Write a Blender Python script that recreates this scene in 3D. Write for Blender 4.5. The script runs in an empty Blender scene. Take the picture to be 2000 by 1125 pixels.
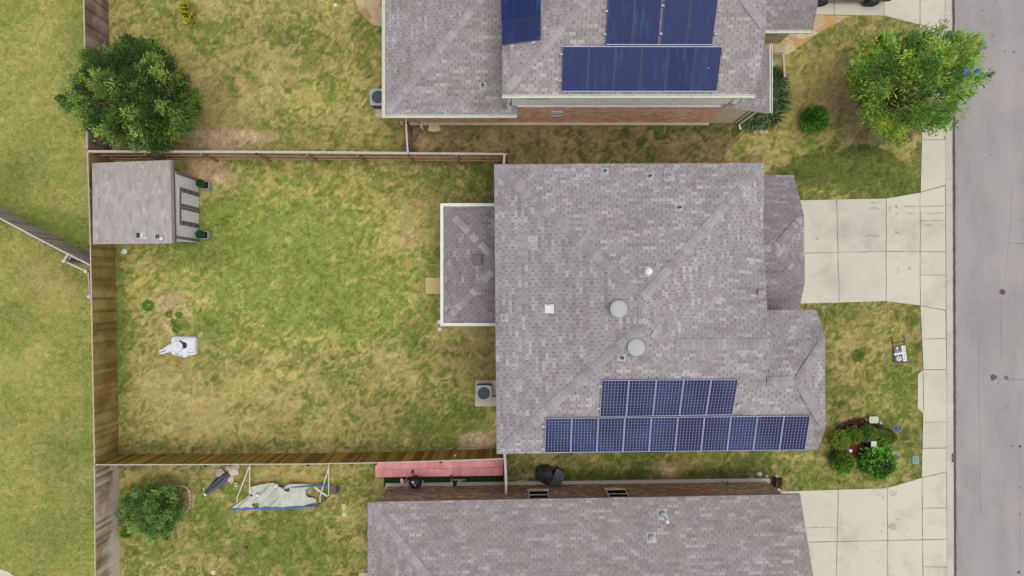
import bpy, math, random
import numpy as np
from mathutils import Vector, Matrix
random.seed(7)
RNG = np.random.default_rng(11)
SC = bpy.context.scene
COL = SC.collection
# ------------------------------------------------------------------ camera, sky, sun, exposure
H = 32.6            # camera height (m)
F = 1337.0          # focal length in photo pixels (photo is 2000 wide)
cam_d = bpy.data.cameras.new("camera")
cam_d.sensor_width = 36.0
cam_d.lens = 36.0 * F / 2000.0
cam_d.clip_start = 0.5
cam_d.clip_end = 2000.0
cam = bpy.data.objects.new("camera", cam_d)
cam.location = (0, 0, H)
cam.rotation_euler = (0, 0, 0)
COL.objects.link(cam)
SC.camera = cam

SUN_EL, SUN_AZ = math.radians(77), math.radians(120)     # azimuth clockwise from north (+Y)
world = bpy.data.worlds.new("World")
SC.world = world
world.use_nodes = True
wn = world.node_tree
bg = wn.nodes["Background"]
sky = wn.nodes.new("ShaderNodeTexSky")
sky.sky_type = 'NISHITA'
sky.sun_disc = False
sky.sun_elevation = SUN_EL
sky.sun_rotation = SUN_AZ
sky.dust_density = 4.0
sky.air_density = 1.0
hs = wn.nodes.new("ShaderNodeHueSaturation")
hs.inputs['Saturation'].default_value = 0.30
wn.links.new(sky.outputs[0], hs.inputs['Color'])
wn.links.new(hs.outputs[0], bg.inputs['Color'])
bg.inputs['Strength'].default_value = 0.15

sd = bpy.data.lights.new("sun", 'SUN')
sd.energy = 0.5
sd.angle = math.radians(45)
sd.color = (1.0, 0.95, 0.87)
sun = bpy.data.objects.new("sun", sd)
sdir = Vector((math.sin(SUN_AZ) * math.cos(SUN_EL), math.cos(SUN_AZ) * math.cos(SUN_EL), math.sin(SUN_EL)))
sun.rotation_euler = sdir.to_track_quat('Z', 'Y').to_euler()
sun.location = sdir * 60
COL.objects.link(sun)
SC.view_settings.view_transform = 'Standard'
SC.view_settings.look = 'None'
SC.view_settings.exposure = 0.42
SC.view_settings.gamma = 1.0
SC.render.resolution_x, SC.render.resolution_y = 1024, 576

# ------------------------------------------------------------------ helpers
def at(u, v, z=0.0):
    """world point that stands at height z where the photograph shows pixel (u, v)"""
    k = (H - z) / F
    return Vector(((u - 1000) * k, (562.5 - v) * k, z))

def s2l(c):
    c = c / 255.0
    return c / 12.92 if c <= 0.04045 else ((c + 0.055) / 1.055) ** 2.4

def C(r, g, b, k=0.80):
    return (s2l(r) * k, s2l(g) * k, s2l(b) * k, 1.0)

class MB:
    """collects faces with uv, colour and material slot, builds ONE mesh object"""
    def __init__(self):
        self.v = []; self.f = []; self.uv = []; self.c = []; self.m = []
    def face(self, pts, mi=0, col=(1, 1, 1, 1), uv=None):
        i = len(self.v)
        self.v.extend([tuple(p) for p in pts])
        self.f.append(tuple(range(i, i + len(pts))))
        if uv is None:
            uv = plane_uv(pts)
        self.uv.append(uv); self.c.append(col); self.m.append(mi)
    def box(self, c, s, rz=0.0, mi=0, col=(1, 1, 1, 1), mat=None):
        hx, hy, hz = s[0] / 2, s[1] / 2, s[2] / 2
        M = mat if mat is not None else Matrix.Rotation(rz, 3, 'Z')
        c = Vector(c)
        P = [c + M @ Vector((x * hx, y * hy, z * hz)) for x in (-1, 1) for y in (-1, 1) for z in (-1, 1)]
        for q in ((0, 1, 3, 2), (4, 6, 7, 5), (0, 4, 5, 1), (2, 3, 7, 6), (0, 2, 6, 4), (1, 5, 7, 3)):
            self.face([P[k] for k in q], mi, col)
    def beam(self, a, b, w, h, mi=0, col=(1, 1, 1, 1), up=Vector((0, 0, 1))):
        a, b = Vector(a), Vector(b)
        d = (b - a); L = d.length
        if L < 1e-6: return
        d.normalize()
        s = d.cross(up)
        if s.length < 1e-4: s = d.cross(Vector((1, 0, 0)))
        s.normalize(); t = s.cross(d)
        M = Matrix((d, s, t)).transposed()
        self.box((a + b) / 2, (L, w, h), mi=mi, col=col, mat=M)
    def tube(self, pts, r, n=8, mi=0, col=(1, 1, 1, 1), cap=True):
        pts = [Vector(p) for p in pts]
        rs = r if isinstance(r, (list, tuple)) else [r] * len(pts)
        rings = []
        for i, p in enumerate(pts):
            d = (pts[min(i + 1, len(pts) - 1)] - pts[max(i - 1, 0)]).normalized()
            a = d.cross(Vector((0, 0, 1)))
            if a.length < 1e-3: a = Vector((1, 0, 0))
            a.normalize(); b = d.cross(a)
            rings.append([p + (a * math.cos(t) + b * math.sin(t)) * rs[i] for t in [2 * math.pi * k / n for k in range(n)]])
        for i in range(len(rings) - 1):
            for k in range(n):
                self.face([rings[i][k], rings[i][(k + 1) % n], rings[i + 1][(k + 1) % n], rings[i + 1][k]], mi, col)
        if cap:
            self.face(rings[0][::-1], mi, col); self.face(rings[-1], mi, col)
    def lathe(self, c, prof, n=20, mi=0, col=(1, 1, 1, 1), sx=1.0, sy=1.0, rot=0.0):
        c = Vector(c)
        rings = []
        for (r, z) in prof:
            rings.append([c + Vector((math.cos(rot + 2 * math.pi * k / n) * r * sx, math.sin(rot + 2 * math.pi * k / n) * r * sy, z)) for k in range(n)])
        for i in range(len(rings) - 1):
            for k in range(n):
                self.face([rings[i][k], rings[i][(k + 1) % n], rings[i + 1][(k + 1) % n], rings[i + 1][k]], mi, col)
        if prof[-1][0] > 1e-4: self.face(rings[-1], mi, col)
    def prism(self, poly, z0, z1, mi=0, col=(1, 1, 1, 1), side=None):
        """vertical prism over a plan polygon"""
        top = [Vector((p[0], p[1], z1)) for p in poly]; bot = [Vector((p[0], p[1], z0)) for p in poly]
        self.face(top, mi, col); self.face(bot[::-1], mi, col)
        n = len(poly)
        for i in range(n):
            j = (i + 1) % n
            self.face([bot[i], bot[j], top[j], top[i]], mi if side is None else side, col)
    def build(self, name, mats, parent=None, smooth=False):
        me = bpy.data.meshes.new(name)
        o0 = origin(parent) if parent is not None else Vector((0, 0, 0))
        me.from_pydata([(a - o0.x, b - o0.y, c - o0.z) for a, b, c in self.v], [], self.f)
        if not isinstance(mats, (list, tuple)): mats = [mats]
        for m in mats: me.materials.append(m)
        me.polygons.foreach_set('material_index', self.m)
        uvl = me.uv_layers.new(name='UVMap')
        flat = [x for fc in self.uv for q in fc for x in q]
        uvl.data.foreach_set('uv', flat)
        ca = me.color_attributes.new('Col', 'FLOAT_COLOR', 'CORNER')
        cf = []
        for fc, c in zip(self.f, self.c): cf.extend(list(c) * len(fc))
        ca.data.foreach_set('color', cf)
        if smooth:
            me.polygons.foreach_set('use_smooth', [True] * len(self.f))
        me.update()
        if smooth: weld(me)
        o = bpy.data.objects.new(name, me)
        COL.objects.link(o)
        if parent is not None: o.parent = parent
        return o

def weld(me):
    import bmesh
    bm = bmesh.new(); bm.from_mesh(me)
    bmesh.ops.remove_doubles(bm, verts=bm.verts, dist=1e-4)
    bm.to_mesh(me); bm.free()

def origin(o):
    p = Vector((0, 0, 0))
    while o is not None:
        p += o.location; o = o.parent
    return p

def plane_uv(pts):
    P = [Vector(p) for p in pts]
    n = Vector((0, 0, 0))
    for i in range(len(P)):
        a, b = P[i], P[(i + 1) % len(P)]
        n += Vector(((a.y - b.y) * (a.z + b.z), (a.z - b.z) * (a.x + b.x), (a.x - b.x) * (a.y + b.y)))
    if n.length < 1e-9: return [(0, 0)] * len(P)
    n.normalize()
    e = Vector((0, 0, 1)).cross(n)
    if e.length < 0.02: e = Vector((1, 0, 0))
    e.normalize(); s = n.cross(e)
    return [(p.dot(e), p.dot(s)) for p in P]

def tag(o, label=None, cat=None, group=None, kind=None):
    if label: o['label'] = label
    if cat: o['category'] = cat
    if group: o['group'] = group
    if kind: o['kind'] = kind
    return o

def thing(name, label, cat, loc=(0, 0, 0), rz=0.0, group=None):
    o = bpy.data.objects.new(name, None)
    o.empty_display_size = 0.2
    o.location = loc; o.rotation_euler = (0, 0, rz)
    COL.objects.link(o)
    return tag(o, label, cat, group)

def copy_tree(o, parent=None):
    c = o.copy(); COL.objects.link(c)
    if parent is not None: c.parent = parent
    for ch in [x for x in COL.objects if x.parent == o]:
        copy_tree(ch, c)
    return c

# ------------------------------------------------------------------ materials
class NT:
    def __init__(self, name, rough=0.85, spec=0.3):
        self.mat = bpy.data.materials.new(name)
        self.mat.use_nodes = True
        self.t = self.mat.node_tree
        self.b = self.t.nodes['Principled BSDF']
        self.b.inputs['Roughness'].default_value = rough
        self.b.inputs['Specular IOR Level'].default_value = spec
    def _set(self, sock, v):
        if v is None: return
        if hasattr(v, 'is_output') or isinstance(v, bpy.types.NodeSocket):
            self.t.links.new(v, sock)
        else:
            sock.default_value = v
    def n(self, typ, **kw):
        nd = self.t.nodes.new(typ)
        for k, v in kw.items(): setattr(nd, k, v)
        return nd
    def m(self, op, a, b=None, c=None, clamp=False):
        nd = self.n('ShaderNodeMath', operation=op, use_clamp=clamp)
        self._set(nd.inputs[0], a); self._set(nd.inputs[1], b); self._set(nd.inputs[2], c)
        return nd.outputs[0]
    def mix(self, f, a, b, blend='MIX'):
        nd = self.n('ShaderNodeMix', data_type='RGBA', blend_type=blend)
        self._set(nd.inputs[0], f); self._set(nd.inputs[6], a); self._set(nd.inputs[7], b)
        return nd.outputs[2]
    def noise(self, vec, scale, detail=3, rough=0.55, dist=0.0, out=0):
        nd = self.n('ShaderNodeTexNoise')
        self._set(nd.inputs['Vector'], vec)
        nd.inputs['Scale'].default_value = scale; nd.inputs['Detail'].default_value = detail
        nd.inputs['Roughness'].default_value = rough; nd.inputs['Distortion'].default_value = dist
        return nd.outputs[out]
    def white(self, vec=None, w=None, dims='3D', out=0):
        nd = self.n('ShaderNodeTexWhiteNoise', noise_dimensions=dims)
        if vec is not None: self._set(nd.inputs['Vector'], vec)
        if w is not None: self._set(nd.inputs['W'], w)
        return nd.outputs[out]
    def comb(self, x, y, z=0.0):
        nd = self.n('ShaderNodeCombineXYZ')
        self._set(nd.inputs[0], x); self._set(nd.inputs[1], y); self._set(nd.inputs[2], z)
        return nd.outputs[0]
    def sep(self, v):
        nd = self.n('ShaderNodeSeparateXYZ'); self._set(nd.inputs[0], v)
        return nd.outputs
    def step(self, x, a, b, lo=0.0, hi=1.0):
        nd = self.n('ShaderNodeMapRange', interpolation_type='SMOOTHSTEP')
        self._set(nd.inputs[0], x); self._set(nd.inputs[1], a); self._set(nd.inputs[2], b)
        self._set(nd.inputs[3], lo); self._set(nd.inputs[4], hi)
        return nd.outputs[0]
    def scale(self, vec, s):
        nd = self.n('ShaderNodeVectorMath', operation='MULTIPLY')
        self._set(nd.inputs[0], vec); nd.inputs[1].default_value = s
        return nd.outputs[0]
    def pos(self):
        return self.n('ShaderNodeNewGeometry').outputs['Position']
    def obj(self):
        return self.n('ShaderNodeTexCoord').outputs['Object']
    def uv(self):
        return self.n('ShaderNodeUVMap', uv_map='UVMap').outputs[0]
    def col(self, name='Col'):
        return self.n('ShaderNodeAttribute', attribute_name=name).outputs['Color']
    def fac(self, name='Col'):
        return self.n('ShaderNodeAttribute', attribute_name=name).outputs['Fac']
    def base(self, c): self._set(self.b.inputs['Base Color'], c); return self
    def bump(self, h, strength=0.3, dist=0.02):
        nd = self.n('ShaderNodeBump'); nd.inputs['Strength'].default_value = strength
        nd.inputs['Distance'].default_value = dist
        self._set(nd.inputs['Height'], h)
        self.t.links.new(nd.outputs[0], self.b.inputs['Normal'])
        return self

def simple(name, c, rough=0.7, spec=0.3, var=0.12, scale=6.0, metal=0.0, attr=False):
    """painted or plain surface with slight dirt variation"""
    t = NT(name, rough, spec)
    nz = t.noise(t.obj(), scale, 4, 0.6)
    f = t.step(nz, 0.3, 0.7, 1 - var, 1 + var)
    cc = t.mix(1.0, c, t.comb(f, f, f), 'MULTIPLY')
    if attr: cc = t.mix(1.0, cc, t.col(), 'MULTIPLY')
    t.base(cc); t.b.inputs['Metallic'].default_value = metal
    return t.mat

def shingle(name, base, light, dark, warm, moss=0.0, row=0.136, tab=0.31, slot=0.85, drift=0.55):
    t = NT(name, 0.92, 0.15)
    u, v, _ = t.sep(t.uv())
    vr = t.m('DIVIDE', v, row)
    r = t.m('FLOOR', vr); fv = t.m('SUBTRACT', vr, r)
    jit = t.m('MULTIPLY', t.white(w=r, dims='1D'), 0.30)
    uu = t.m('ADD', t.m('DIVIDE', u, tab), t.m('ADD', t.m('MULTIPLY', r, 0.5), jit))
    c = t.m('FLOOR', uu); fu = t.m('SUBTRACT', uu, c)
    w1 = t.white(vec=t.comb(c, r, 0.0), dims='2D')
    c2 = t.m('FLOOR', t.m('DIVIDE', t.m('ADD', uu, t.m('MULTIPLY', t.white(w=t.m('ADD', r, 71.3), dims='1D'), 3.0)), 1.7))
    w2 = t.white(vec=t.comb(c2, t.m('ADD', r, 37.0), 0.0), dims='2D'); w4 = t.white(vec=t.comb(c2, t.m('ADD', r, 137.0), 0.0), dims='2D')
    w1 = t.m('MAXIMUM', t.m('MULTIPLY', w1, .93), t.step(w4, .82, 1.0, 0, 1))
    w3 = t.white(vec=t.comb(c, t.m('ADD', r, 91.0), 0.0), dims='2D')
    big = t.noise(t.pos(), 0.55, 3, 0.5)
    lf = t.m('MULTIPLY', t.step(t.m('ADD', w1, t.m('MULTIPLY', t.m('SUBTRACT', big, 0.5), 0.5)), 0.66, 1.0), 0.85)
    df = t.m('MULTIPLY', t.step(t.m('SUBTRACT', w2, t.m('MULTIPLY', t.m('SUBTRACT', big, 0.5), 0.7)), 0.55, 1.0), 0.75)
    wf = t.m('MULTIPLY', t.step(w3, 0.6, 1.0), t.step(t.noise(t.pos(), 1.1, 2, 0.5), 0.42, 0.62, 0.15, 0.9))
    hue = t.noise(t.pos(), 0.42, 4, 0.6, 0.5)
    lsc = tuple(x * 1.0 for x in base)
    base2 = t.mix(t.step(hue, .42, .68, 0, drift), base, (lsc[0] * .93, lsc[1] * .95, lsc[2] * .86, 1))
    base2 = t.mix(t.step(t.noise(t.pos(), 1.6, 3, 0.6), .55, .7, 0, drift * .8), base2, (lsc[0] * 1.0, lsc[1] * 1.06, lsc[2] * 1.03, 1))
    cc = t.mix(df, base2, dark)
    cc = t.mix(lf, cc, light)
    cc = t.mix(wf, cc, warm)
    if moss:
        mf = t.step(t.noise(t.pos(), 0.7, 4, 0.6), 0.52, 0.75, 0.0, moss)
        cc = t.mix(mf, cc, C(118, 112, 92))
    g = t.step(t.noise(t.pos(), 60.0, 2, 0.7), 0.3, 0.7, 0.88, 1.12)
    st = t.step(t.noise(t.scale(t.pos(), (1, 1, 1)), 2.2, 3, 0.6), 0.3, 0.7, 0.93, 1.07)
    g = t.m('MULTIPLY', g, st)
    cc = t.mix(1.0, cc, t.comb(g, g, g), 'MULTIPLY')
    # slots between tabs and the shadow line under each course
    tickw = t.white(vec=t.comb(c, t.m('ADD', r, 11.0), 0.0), dims='2D')
    tick = t.m('MULTIPLY', t.step(fu, 0.02, 0.15, 1.0, 0.0), t.step(tickw, 0.0, 0.6, 0.5, 1.0))
    tick = t.m('MULTIPLY', tick, t.step(fv, 0.75, 0.95, 1.0, 0.2))
    line = t.step(fv, 0.0, 0.2, 0.22, 0.0)
    k = t.m('MAXIMUM', t.m('MULTIPLY', tick, slot), line)
    cc = t.mix(k, cc, C(84, 76, 84))
    t.base(cc)
    hgt = t.m('SUBTRACT', t.m('SUBTRACT', 1.0, t.m('MULTIPLY', fv, 0.6)), t.m('MULTIPLY', tick, 0.7))
    t.bump(t.m('ADD', hgt, t.m('MULTIPLY', w2, 0.25)), 0.5, 0.008)
    return t.mat

def brickmat(name, c1, c2, mortar, pale, palef):
    t = NT(name, 0.9, 0.15)
    br = t.n('ShaderNodeTexBrick'); br.offset = 0.5
    t._set(br.inputs['Vector'], t.uv())
    br.inputs['Scale'].default_value = 1.0
    br.inputs['Brick Width'].default_value = 0.21; br.inputs['Row Height'].default_value = 0.075
    br.inputs['Mortar Size'].default_value = 0.007; br.inputs['Bias'].default_value = 0.0
    br.inputs['Color1'].default_value = c1; br.inputs['Color2'].default_value = c2
    br.inputs['Mortar'].default_value = mortar
    u, v, _ = t.sep(t.uv())
    r = t.m('FLOOR', t.m('DIVIDE', v, 0.075))
    c = t.m('FLOOR', t.m('ADD', t.m('DIVIDE', u, 0.21), t.m('MULTIPLY', r, 0.5)))
    w = t.white(vec=t.comb(c, r, 0), dims='2D')
    cc = t.mix(t.step(w, palef, 1.0), br.outputs[0], pale)
    nz = t.step(t.noise(t.pos(), 3.0, 4, 0.6), 0.3, 0.7, 0.8, 1.15)
    cc = t.mix(1.0, cc, t.comb(nz, nz, nz), 'MULTIPLY')
    t.base(cc).bump(br.outputs[1], -0.4, 0.006)
    return t.mat

def concrete(name, c, stain=0.2, scale=1.0):
    t = NT(name, 0.9, 0.2)
    p = t.pos()
    a = t.noise(p, 0.55 * scale, 5, 0.6, 0.3)
    b = t.noise(t.scale(p, (1.0, 3.0, 1.0)), 1.3 * scale, 4, 0.65)
    f = t.noise(p, 45, 2, 0.7)
    s = t.step(a, 0.45, 0.75, 0.0, stain)
    cc = t.mix(s, c, tuple(x * y for x, y in zip(c, (0.72, 0.71, 0.74, 1))))
    cc = t.mix(t.step(b, 0.55, 0.8, 0.0, stain * 0.9), cc, tuple(x * y for x, y in zip(c, (0.78, 0.74, 0.68, 1))))
    spots = t.step(t.noise(p, 4.5, 2, 0.5), 0.70, 0.80, 0.0, stain * 1.2)
    cc = t.mix(spots, cc, tuple(x * y for x, y in zip(c, (0.55, 0.53, 0.5, 1))))
    g = t.step(f, 0.25, 0.75, 0.93, 1.07)
    cc = t.mix(1.0, cc, t.comb(g, g, g), 'MULTIPLY')
    cc = t.mix(1.0, cc, t.col(), 'MULTIPLY')
    t.base(cc).bump(f, 0.15, 0.004)
    return t.mat

def woodfence(name, ca, cb, cc3, pale=0.15, pale_foot=False):
    t = NT(name, 0.9, 0.15)
    u, v, _ = t.sep(t.uv())
    p = t.pos()
    w = t.fac()
    x = t.comb(t.m('MULTIPLY', u, 1.0), t.m('MULTIPLY', v, 0.08), t.m('MULTIPLY', w, 9.0))
    st = t.noise(x, 38.0, 4, 0.7)
    big = t.noise(p, 0.9, 3, 0.55)
    cc = t.mix(t.step(st, 0.32, 0.68), ca, cb)
    cc = t.mix(t.step(big, 0.4, 0.65), cc, cc3)
    tone = t.step(w, 0.0, 1.0, 0.55, 1.30)
    cc = t.mix(1.0, cc, t.comb(tone, tone, tone), 'MULTIPLY')
    if pale_foot:  # boards get paler towards the foot, with a noisy upper edge
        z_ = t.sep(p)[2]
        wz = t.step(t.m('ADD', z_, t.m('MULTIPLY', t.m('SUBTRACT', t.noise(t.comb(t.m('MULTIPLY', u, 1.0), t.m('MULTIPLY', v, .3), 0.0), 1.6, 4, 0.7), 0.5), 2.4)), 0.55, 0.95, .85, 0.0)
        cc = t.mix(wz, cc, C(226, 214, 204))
    sp = t.step(t.noise(p, 9.0, 3, 0.6), 0.62, 0.75, 0.0, pale)
    cc = t.mix(sp, cc, C(205, 190, 150))
    t.base(cc).bump(st, 0.3, 0.004)
    return t.mat

def leafmat(name):
    t = NT(name, 0.6, 0.25)
    t.base(t.col())
    # thin leaves let some light through
    tr = t.n('ShaderNodeBsdfTranslucent'); t._set(tr.inputs[0], t.mix(1.0, t.col(), (1.2, 1.25, 0.6, 1), 'MULTIPLY'))
    mx = t.n('ShaderNodeMixShader'); mx.inputs[0].default_value = 0.28
    t.t.links.new(t.b.outputs[0], mx.inputs[1]); t.t.links.new(tr.outputs[0], mx.inputs[2])
    t.t.links.new(mx.outputs[0], t.t.nodes['Material Output'].inputs[0])
    return t.mat

def attrmat(name, rough=0.8, spec=0.25):
    t = NT(name, rough, spec)
    g = t.step(t.noise(t.obj(), 14, 3, 0.6), 0.3, 0.7, 0.85, 1.12)
    t.base(t.mix(1.0, t.col(), t.comb(g, g, g), 'MULTIPLY'))
    return t.mat

M = {}
M['roof'] = shingle('roof_shingles', C(157, 152, 153), C(180, 176, 177), C(139, 132, 134), C(146, 134, 136))
M['roof_north'] = shingle('roof_shingles_north', C(160, 153, 153), C(181, 176, 175), C(141, 132, 133), C(146, 134, 133), 0.35)
M['roof_south'] = shingle('roof_shingles_south', C(157, 148, 149), C(178, 172, 172), C(141, 131, 132), C(147, 135, 134), 0.2, slot=.7, drift=.9)
M['roof_low'] = shingle('roof_shingles_low', C(144, 137, 140), C(166, 161, 163), C(128, 119, 123), C(132, 118, 120), 0.15)
M['roof_shed'] = shingle('roof_shingles_shed', C(171, 165, 162), C(183, 178, 175), C(155, 148, 145), C(161, 153, 148), 0.2, .125, .27, slot=.3)
M['fascia'] = simple('fascia_paint', C(150, 142, 140), 0.6)
M['gutter_white'] = simple('gutter_white', C(238, 240, 236), 0.45, 0.4, 0.05)
M['gutter_pale'] = simple('gutter_pale_green', C(214, 220, 200), 0.5, 0.4, 0.08)
M['brick_red'] = brickmat('brick_red', C(255, 200, 160), C(220, 150, 120), C(248, 232, 208), C(255, 228, 196), 0.7)
M['brick_brown'] = brickmat('brick_brown', C(172, 132, 116), C(126, 94, 90), C(216, 198, 172), C(222, 198, 164), 0.66)
M['siding'] = simple('white_siding', C(255, 252, 246, .86), 0.7, 0.3, 0.05)
M['stucco'] = simple('cream_stucco', C(226, 216, 186), 0.85, 0.2, 0.1)
M['stone'] = brickmat('cream_stone', C(214, 200, 154), C(190, 176, 132), C(170, 158, 120), C(228, 212, 168), 0.7)
M['wall_tan'] = simple('wall_tan', C(176, 160, 140), 0.85, 0.2, 0.1)
M['trim_dark'] = simple('trim_dark', C(126, 114, 110), 0.7, 0.2, 0.08)
M['glass'] = simple('window_glass', C(30, 33, 37), 0.85, 0.02, 0.05)
M['frame_white'] = simple('frame_white', C(218, 216, 206), 0.5, 0.4, 0.05)
M['panel_frame'] = simple('panel_frame', C(164, 168, 190), 0.4, 0.4, 0.04)
M['panel_frame_dark'] = simple('panel_frame_dark', C(62, 66, 92), 0.4, 0.4, 0.04)
M['metal'] = simple('galvanised_metal', C(178, 178, 178), 0.5, 0.5, 0.08, 20)
M['metal_white'] = simple('white_metal', C(225, 225, 225), 0.4, 0.4, 0.05)
M['dome'] = simple('dome_grey', C(174, 175, 172), 0.6, 0.3, 0.08, 14)
M['black'] = simple('black_plastic', C(34, 37, 40), 0.55, 0.35, 0.15)
M['dark_grey'] = simple('dark_grey', C(84, 86, 92), 0.6, 0.3, 0.12)
M['white'] = simple('white_plastic', C(216, 217, 221), 0.5, 0.35, 0.05)
M['grey_paint'] = simple('grey_paint', C(160, 164, 172), 0.5, 0.4, 0.06)
M['blue'] = simple('blue_paint', C(62, 110, 186), 0.5, 0.4, 0.1)
M['attr'] = attrmat('painted_parts')
M['bark'] = simple('bark', C(96, 82, 66), 0.95, 0.1, 0.3, 12)
M['leaf'] = leafmat('leaves')
M['concrete'] = concrete('pale_concrete', C(203, 198, 179), 0.5)
M['drive'] = concrete('drive_concrete', C(205, 200, 184), 0.85)
M['kerb'] = concrete('kerb_concrete', C(194, 188, 180), 0.4, 2.0)
M['joint'] = simple('joint_dark', C(128, 118, 100), 0.95, 0.1, 0.25, 8)
M['pad'] = concrete('pad_concrete', C(200, 190, 160), 0.35, 3.0)
M['fence_gold'] = woodfence('fence_gold', C(154, 128, 70), C(122, 100, 56), C(166, 142, 88), 0.55)
M['fence_south'] = woodfence('fence_south', C(188, 148, 64), C(132, 102, 52), C(156, 132, 66), 0.25)
M['fence_plum'] = woodfence('fence_plum', C(158, 132, 120), C(124, 102, 94), C(180, 156, 146), 0.1)
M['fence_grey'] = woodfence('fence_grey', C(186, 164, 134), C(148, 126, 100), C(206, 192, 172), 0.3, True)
M['fence_pale'] = woodfence('fence_pale', C(196, 190, 176), C(154, 146, 134), C(172, 164, 152), 0.2)
M['fence_brown'] = woodfence('fence_brown', C(186, 158, 122), C(150, 120, 88), C(168, 140, 106), 0.2)
M['cap_pale'] = woodfence('fence_cap', C(198, 192, 182), C(168, 160, 150), C(182, 174, 164), 0.1)
M['wood'] = woodfence('plain_wood', C(200, 180, 130), C(172, 150, 104), C(186, 166, 116), 0.1)

# asphalt
t = NT('asphalt', 0.92, 0.2)
p = t.pos()
f = t.noise(p, 55, 2, 0.75)
a = t.noise(t.scale(p, (1.3, 0.4, 1)), 0.7, 5, 0.6)
b = t.noise(p, 0.35, 4, 0.6)
cc = t.mix(t.step(a, 0.35, 0.68), C(160, 156, 154), C(148, 144, 142))
cc = t.mix(t.step(b, 0.45, 0.7, 0, 0.5), cc, C(168, 160, 158))
cc = t.mix(t.step(t.noise(p, 2.2, 3, 0.5), 0.66, 0.80, 0, 0.45), cc, C(126, 122, 122))
g = t.step(f, 0.25, 0.75, 0.86, 1.14)
cc = t.mix(1.0, cc, t.comb(g, g, g), 'MULTIPLY')
vo = t.n('ShaderNodeTexVoronoi'); t._set(vo.inputs['Vector'], p); vo.inputs['Scale'].default_value = 1.1
cc = t.mix(t.step(vo.outputs[0], 0.02, 0.06, 0.6, 0.0), cc, C(96, 84, 84))
t.base(cc).bump(f, 0.3, 0.004)
M['asphalt'] = t.mat

# lawn: attribute 'Cover' = greenness, bare soil, yellow tone
t = NT('lawn', 0.95, 0.1)
cov = t.sep(t.col('Cover')); cova = t.n('ShaderNodeAttribute', attribute_name='Cover').outputs['Alpha']
p = t.pos()
def wisp(scale, det, r, dist): return t.noise(p, scale, det, r, dist)
n2 = wisp(4.2, 4, 0.68, 1.2); n3 = wisp(14, 3, 0.7, 2.0); n4 = wisp(55, 2, 0.7, 0.5)
gv = t.m('ADD', cov[0], t.m('MULTIPLY', t.m('SUBTRACT', n2, 0.5), 0.9))
gv = t.m('ADD', gv, t.m('MULTIPLY', t.m('SUBTRACT', n3, 0.5), 1.3))
gf = t.step(gv, 0.0, 1.0)
straw = t.mix(cov[2], C(158, 140, 98), C(208, 194, 118))
straw = t.mix(t.step(n3, 0.35, 0.7), straw, t.mix(cov[2], C(116, 102, 68), C(170, 152, 92)))
green = t.mix(cov[2], C(88, 97, 46), C(144, 156, 78))
green = t.mix(t.step(n2, 0.35, 0.7), green, t.mix(cov[2], C(80, 94, 42), C(120, 140, 58)))
cc = t.mix(gf, straw, green)
soil = t.mix(t.step(n2, 0.35, 0.65), C(206, 182, 144), C(176, 150, 114))
sf = t.step(t.m('ADD', cov[1], t.m('MULTIPLY', t.m('SUBTRACT', n2, 0.5), 1.2)), 0.35, 0.75)
cc = t.mix(sf, cc, soil)
n5 = wisp(7.5, 4, 0.7, 2.5)
g = t.m('MULTIPLY', t.step(n4, 0.25, 0.75, 0.76, 1.24), t.step(n3, 0.3, 0.7, 0.80, 1.18))
g = t.m('MULTIPLY', t.m('MULTIPLY', g, cova), t.step(n5, 0.32, 0.68, 0.84, 1.14))
cc = t.mix(1.0, cc, t.comb(g, g, g), 'MULTIPLY')
t.base(cc).bump(t.m('ADD', t.m('MULTIPLY', n3, 1.0), t.m('MULTIPLY', n4, 0.5)), 0.6, 0.05)
M['lawn'] = t.mat

# solar cells (house in the middle): 8 x 12 cells, pale grid, diamonds at crossings; uv is 0..1 over the panel
t = NT('solar_cells', 0.4, 0.1)
u, v, _ = t.sep(t.uv())
cu = t.m('MULTIPLY', u, 8.0); cv = t.m('MULTIPLY', v, 12.0)
du = t.m('ABSOLUTE', t.m('SUBTRACT', t.m('FRACT', t.m('ADD', cu, 0.5)), 0.5))
dv = t.m('ABSOLUTE', t.m('SUBTRACT', t.m('FRACT', t.m('ADD', cv, 0.5)), 0.5))
lu = t.step(du, 0.03, 0.08, .8, 0); lv = t.step(dv, 0.02, 0.07, 0.4, 0)
dm = t.step(t.m('ADD', du, dv), 0.13, 0.21, 1, 0)
ln = t.m('MAXIMUM', t.m('MAXIMUM', lu, lv), dm)
w = t.white(vec=t.comb(t.m('FLOOR', cu), t.m('FLOOR', cv), t.fac()), dims='3D')
cell = t.mix(w, C(50, 55, 88), C(60, 66, 108))
cell = t.mix(t.step(t.noise(t.pos(), 0.5, 2, 0.5), 0.35, 0.65), cell, C(42, 44, 76))
cc = t.mix(t.m('MULTIPLY', ln, 0.85), cell, C(152, 158, 182))
t.base(cc)
M['cells'] = t.mat

t = NT('solar_blue', 0.4, 0.1)
u, v, _ = t.sep(t.uv())
st = t.m('ABSOLUTE', t.m('SUBTRACT', t.m('FRACT', t.m('MULTIPLY', u, 24.0)), 0.5))
cell = t.mix(t.fac(), C(36, 46, 88), C(48, 56, 96))
cell = t.mix(t.step(st, 0.0, 0.25, 0.35, 0), cell, C(58, 70, 118))
ns = t.noise(t.scale(t.pos(), (3.0, 0.5, 1)), 1.5, 3, 0.6)
cell = t.mix(t.step(ns, 0.5, 0.75, 0, 0.5), cell, C(68, 84, 132))
sp = t.step(t.noise(t.pos(), 7, 2, 0.5), 0.76, 0.8, 0, 0.7)
cell = t.mix(sp, cell, C(190, 196, 214))
t.base(cell)
M['cells_blue'] = t.mat

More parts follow.
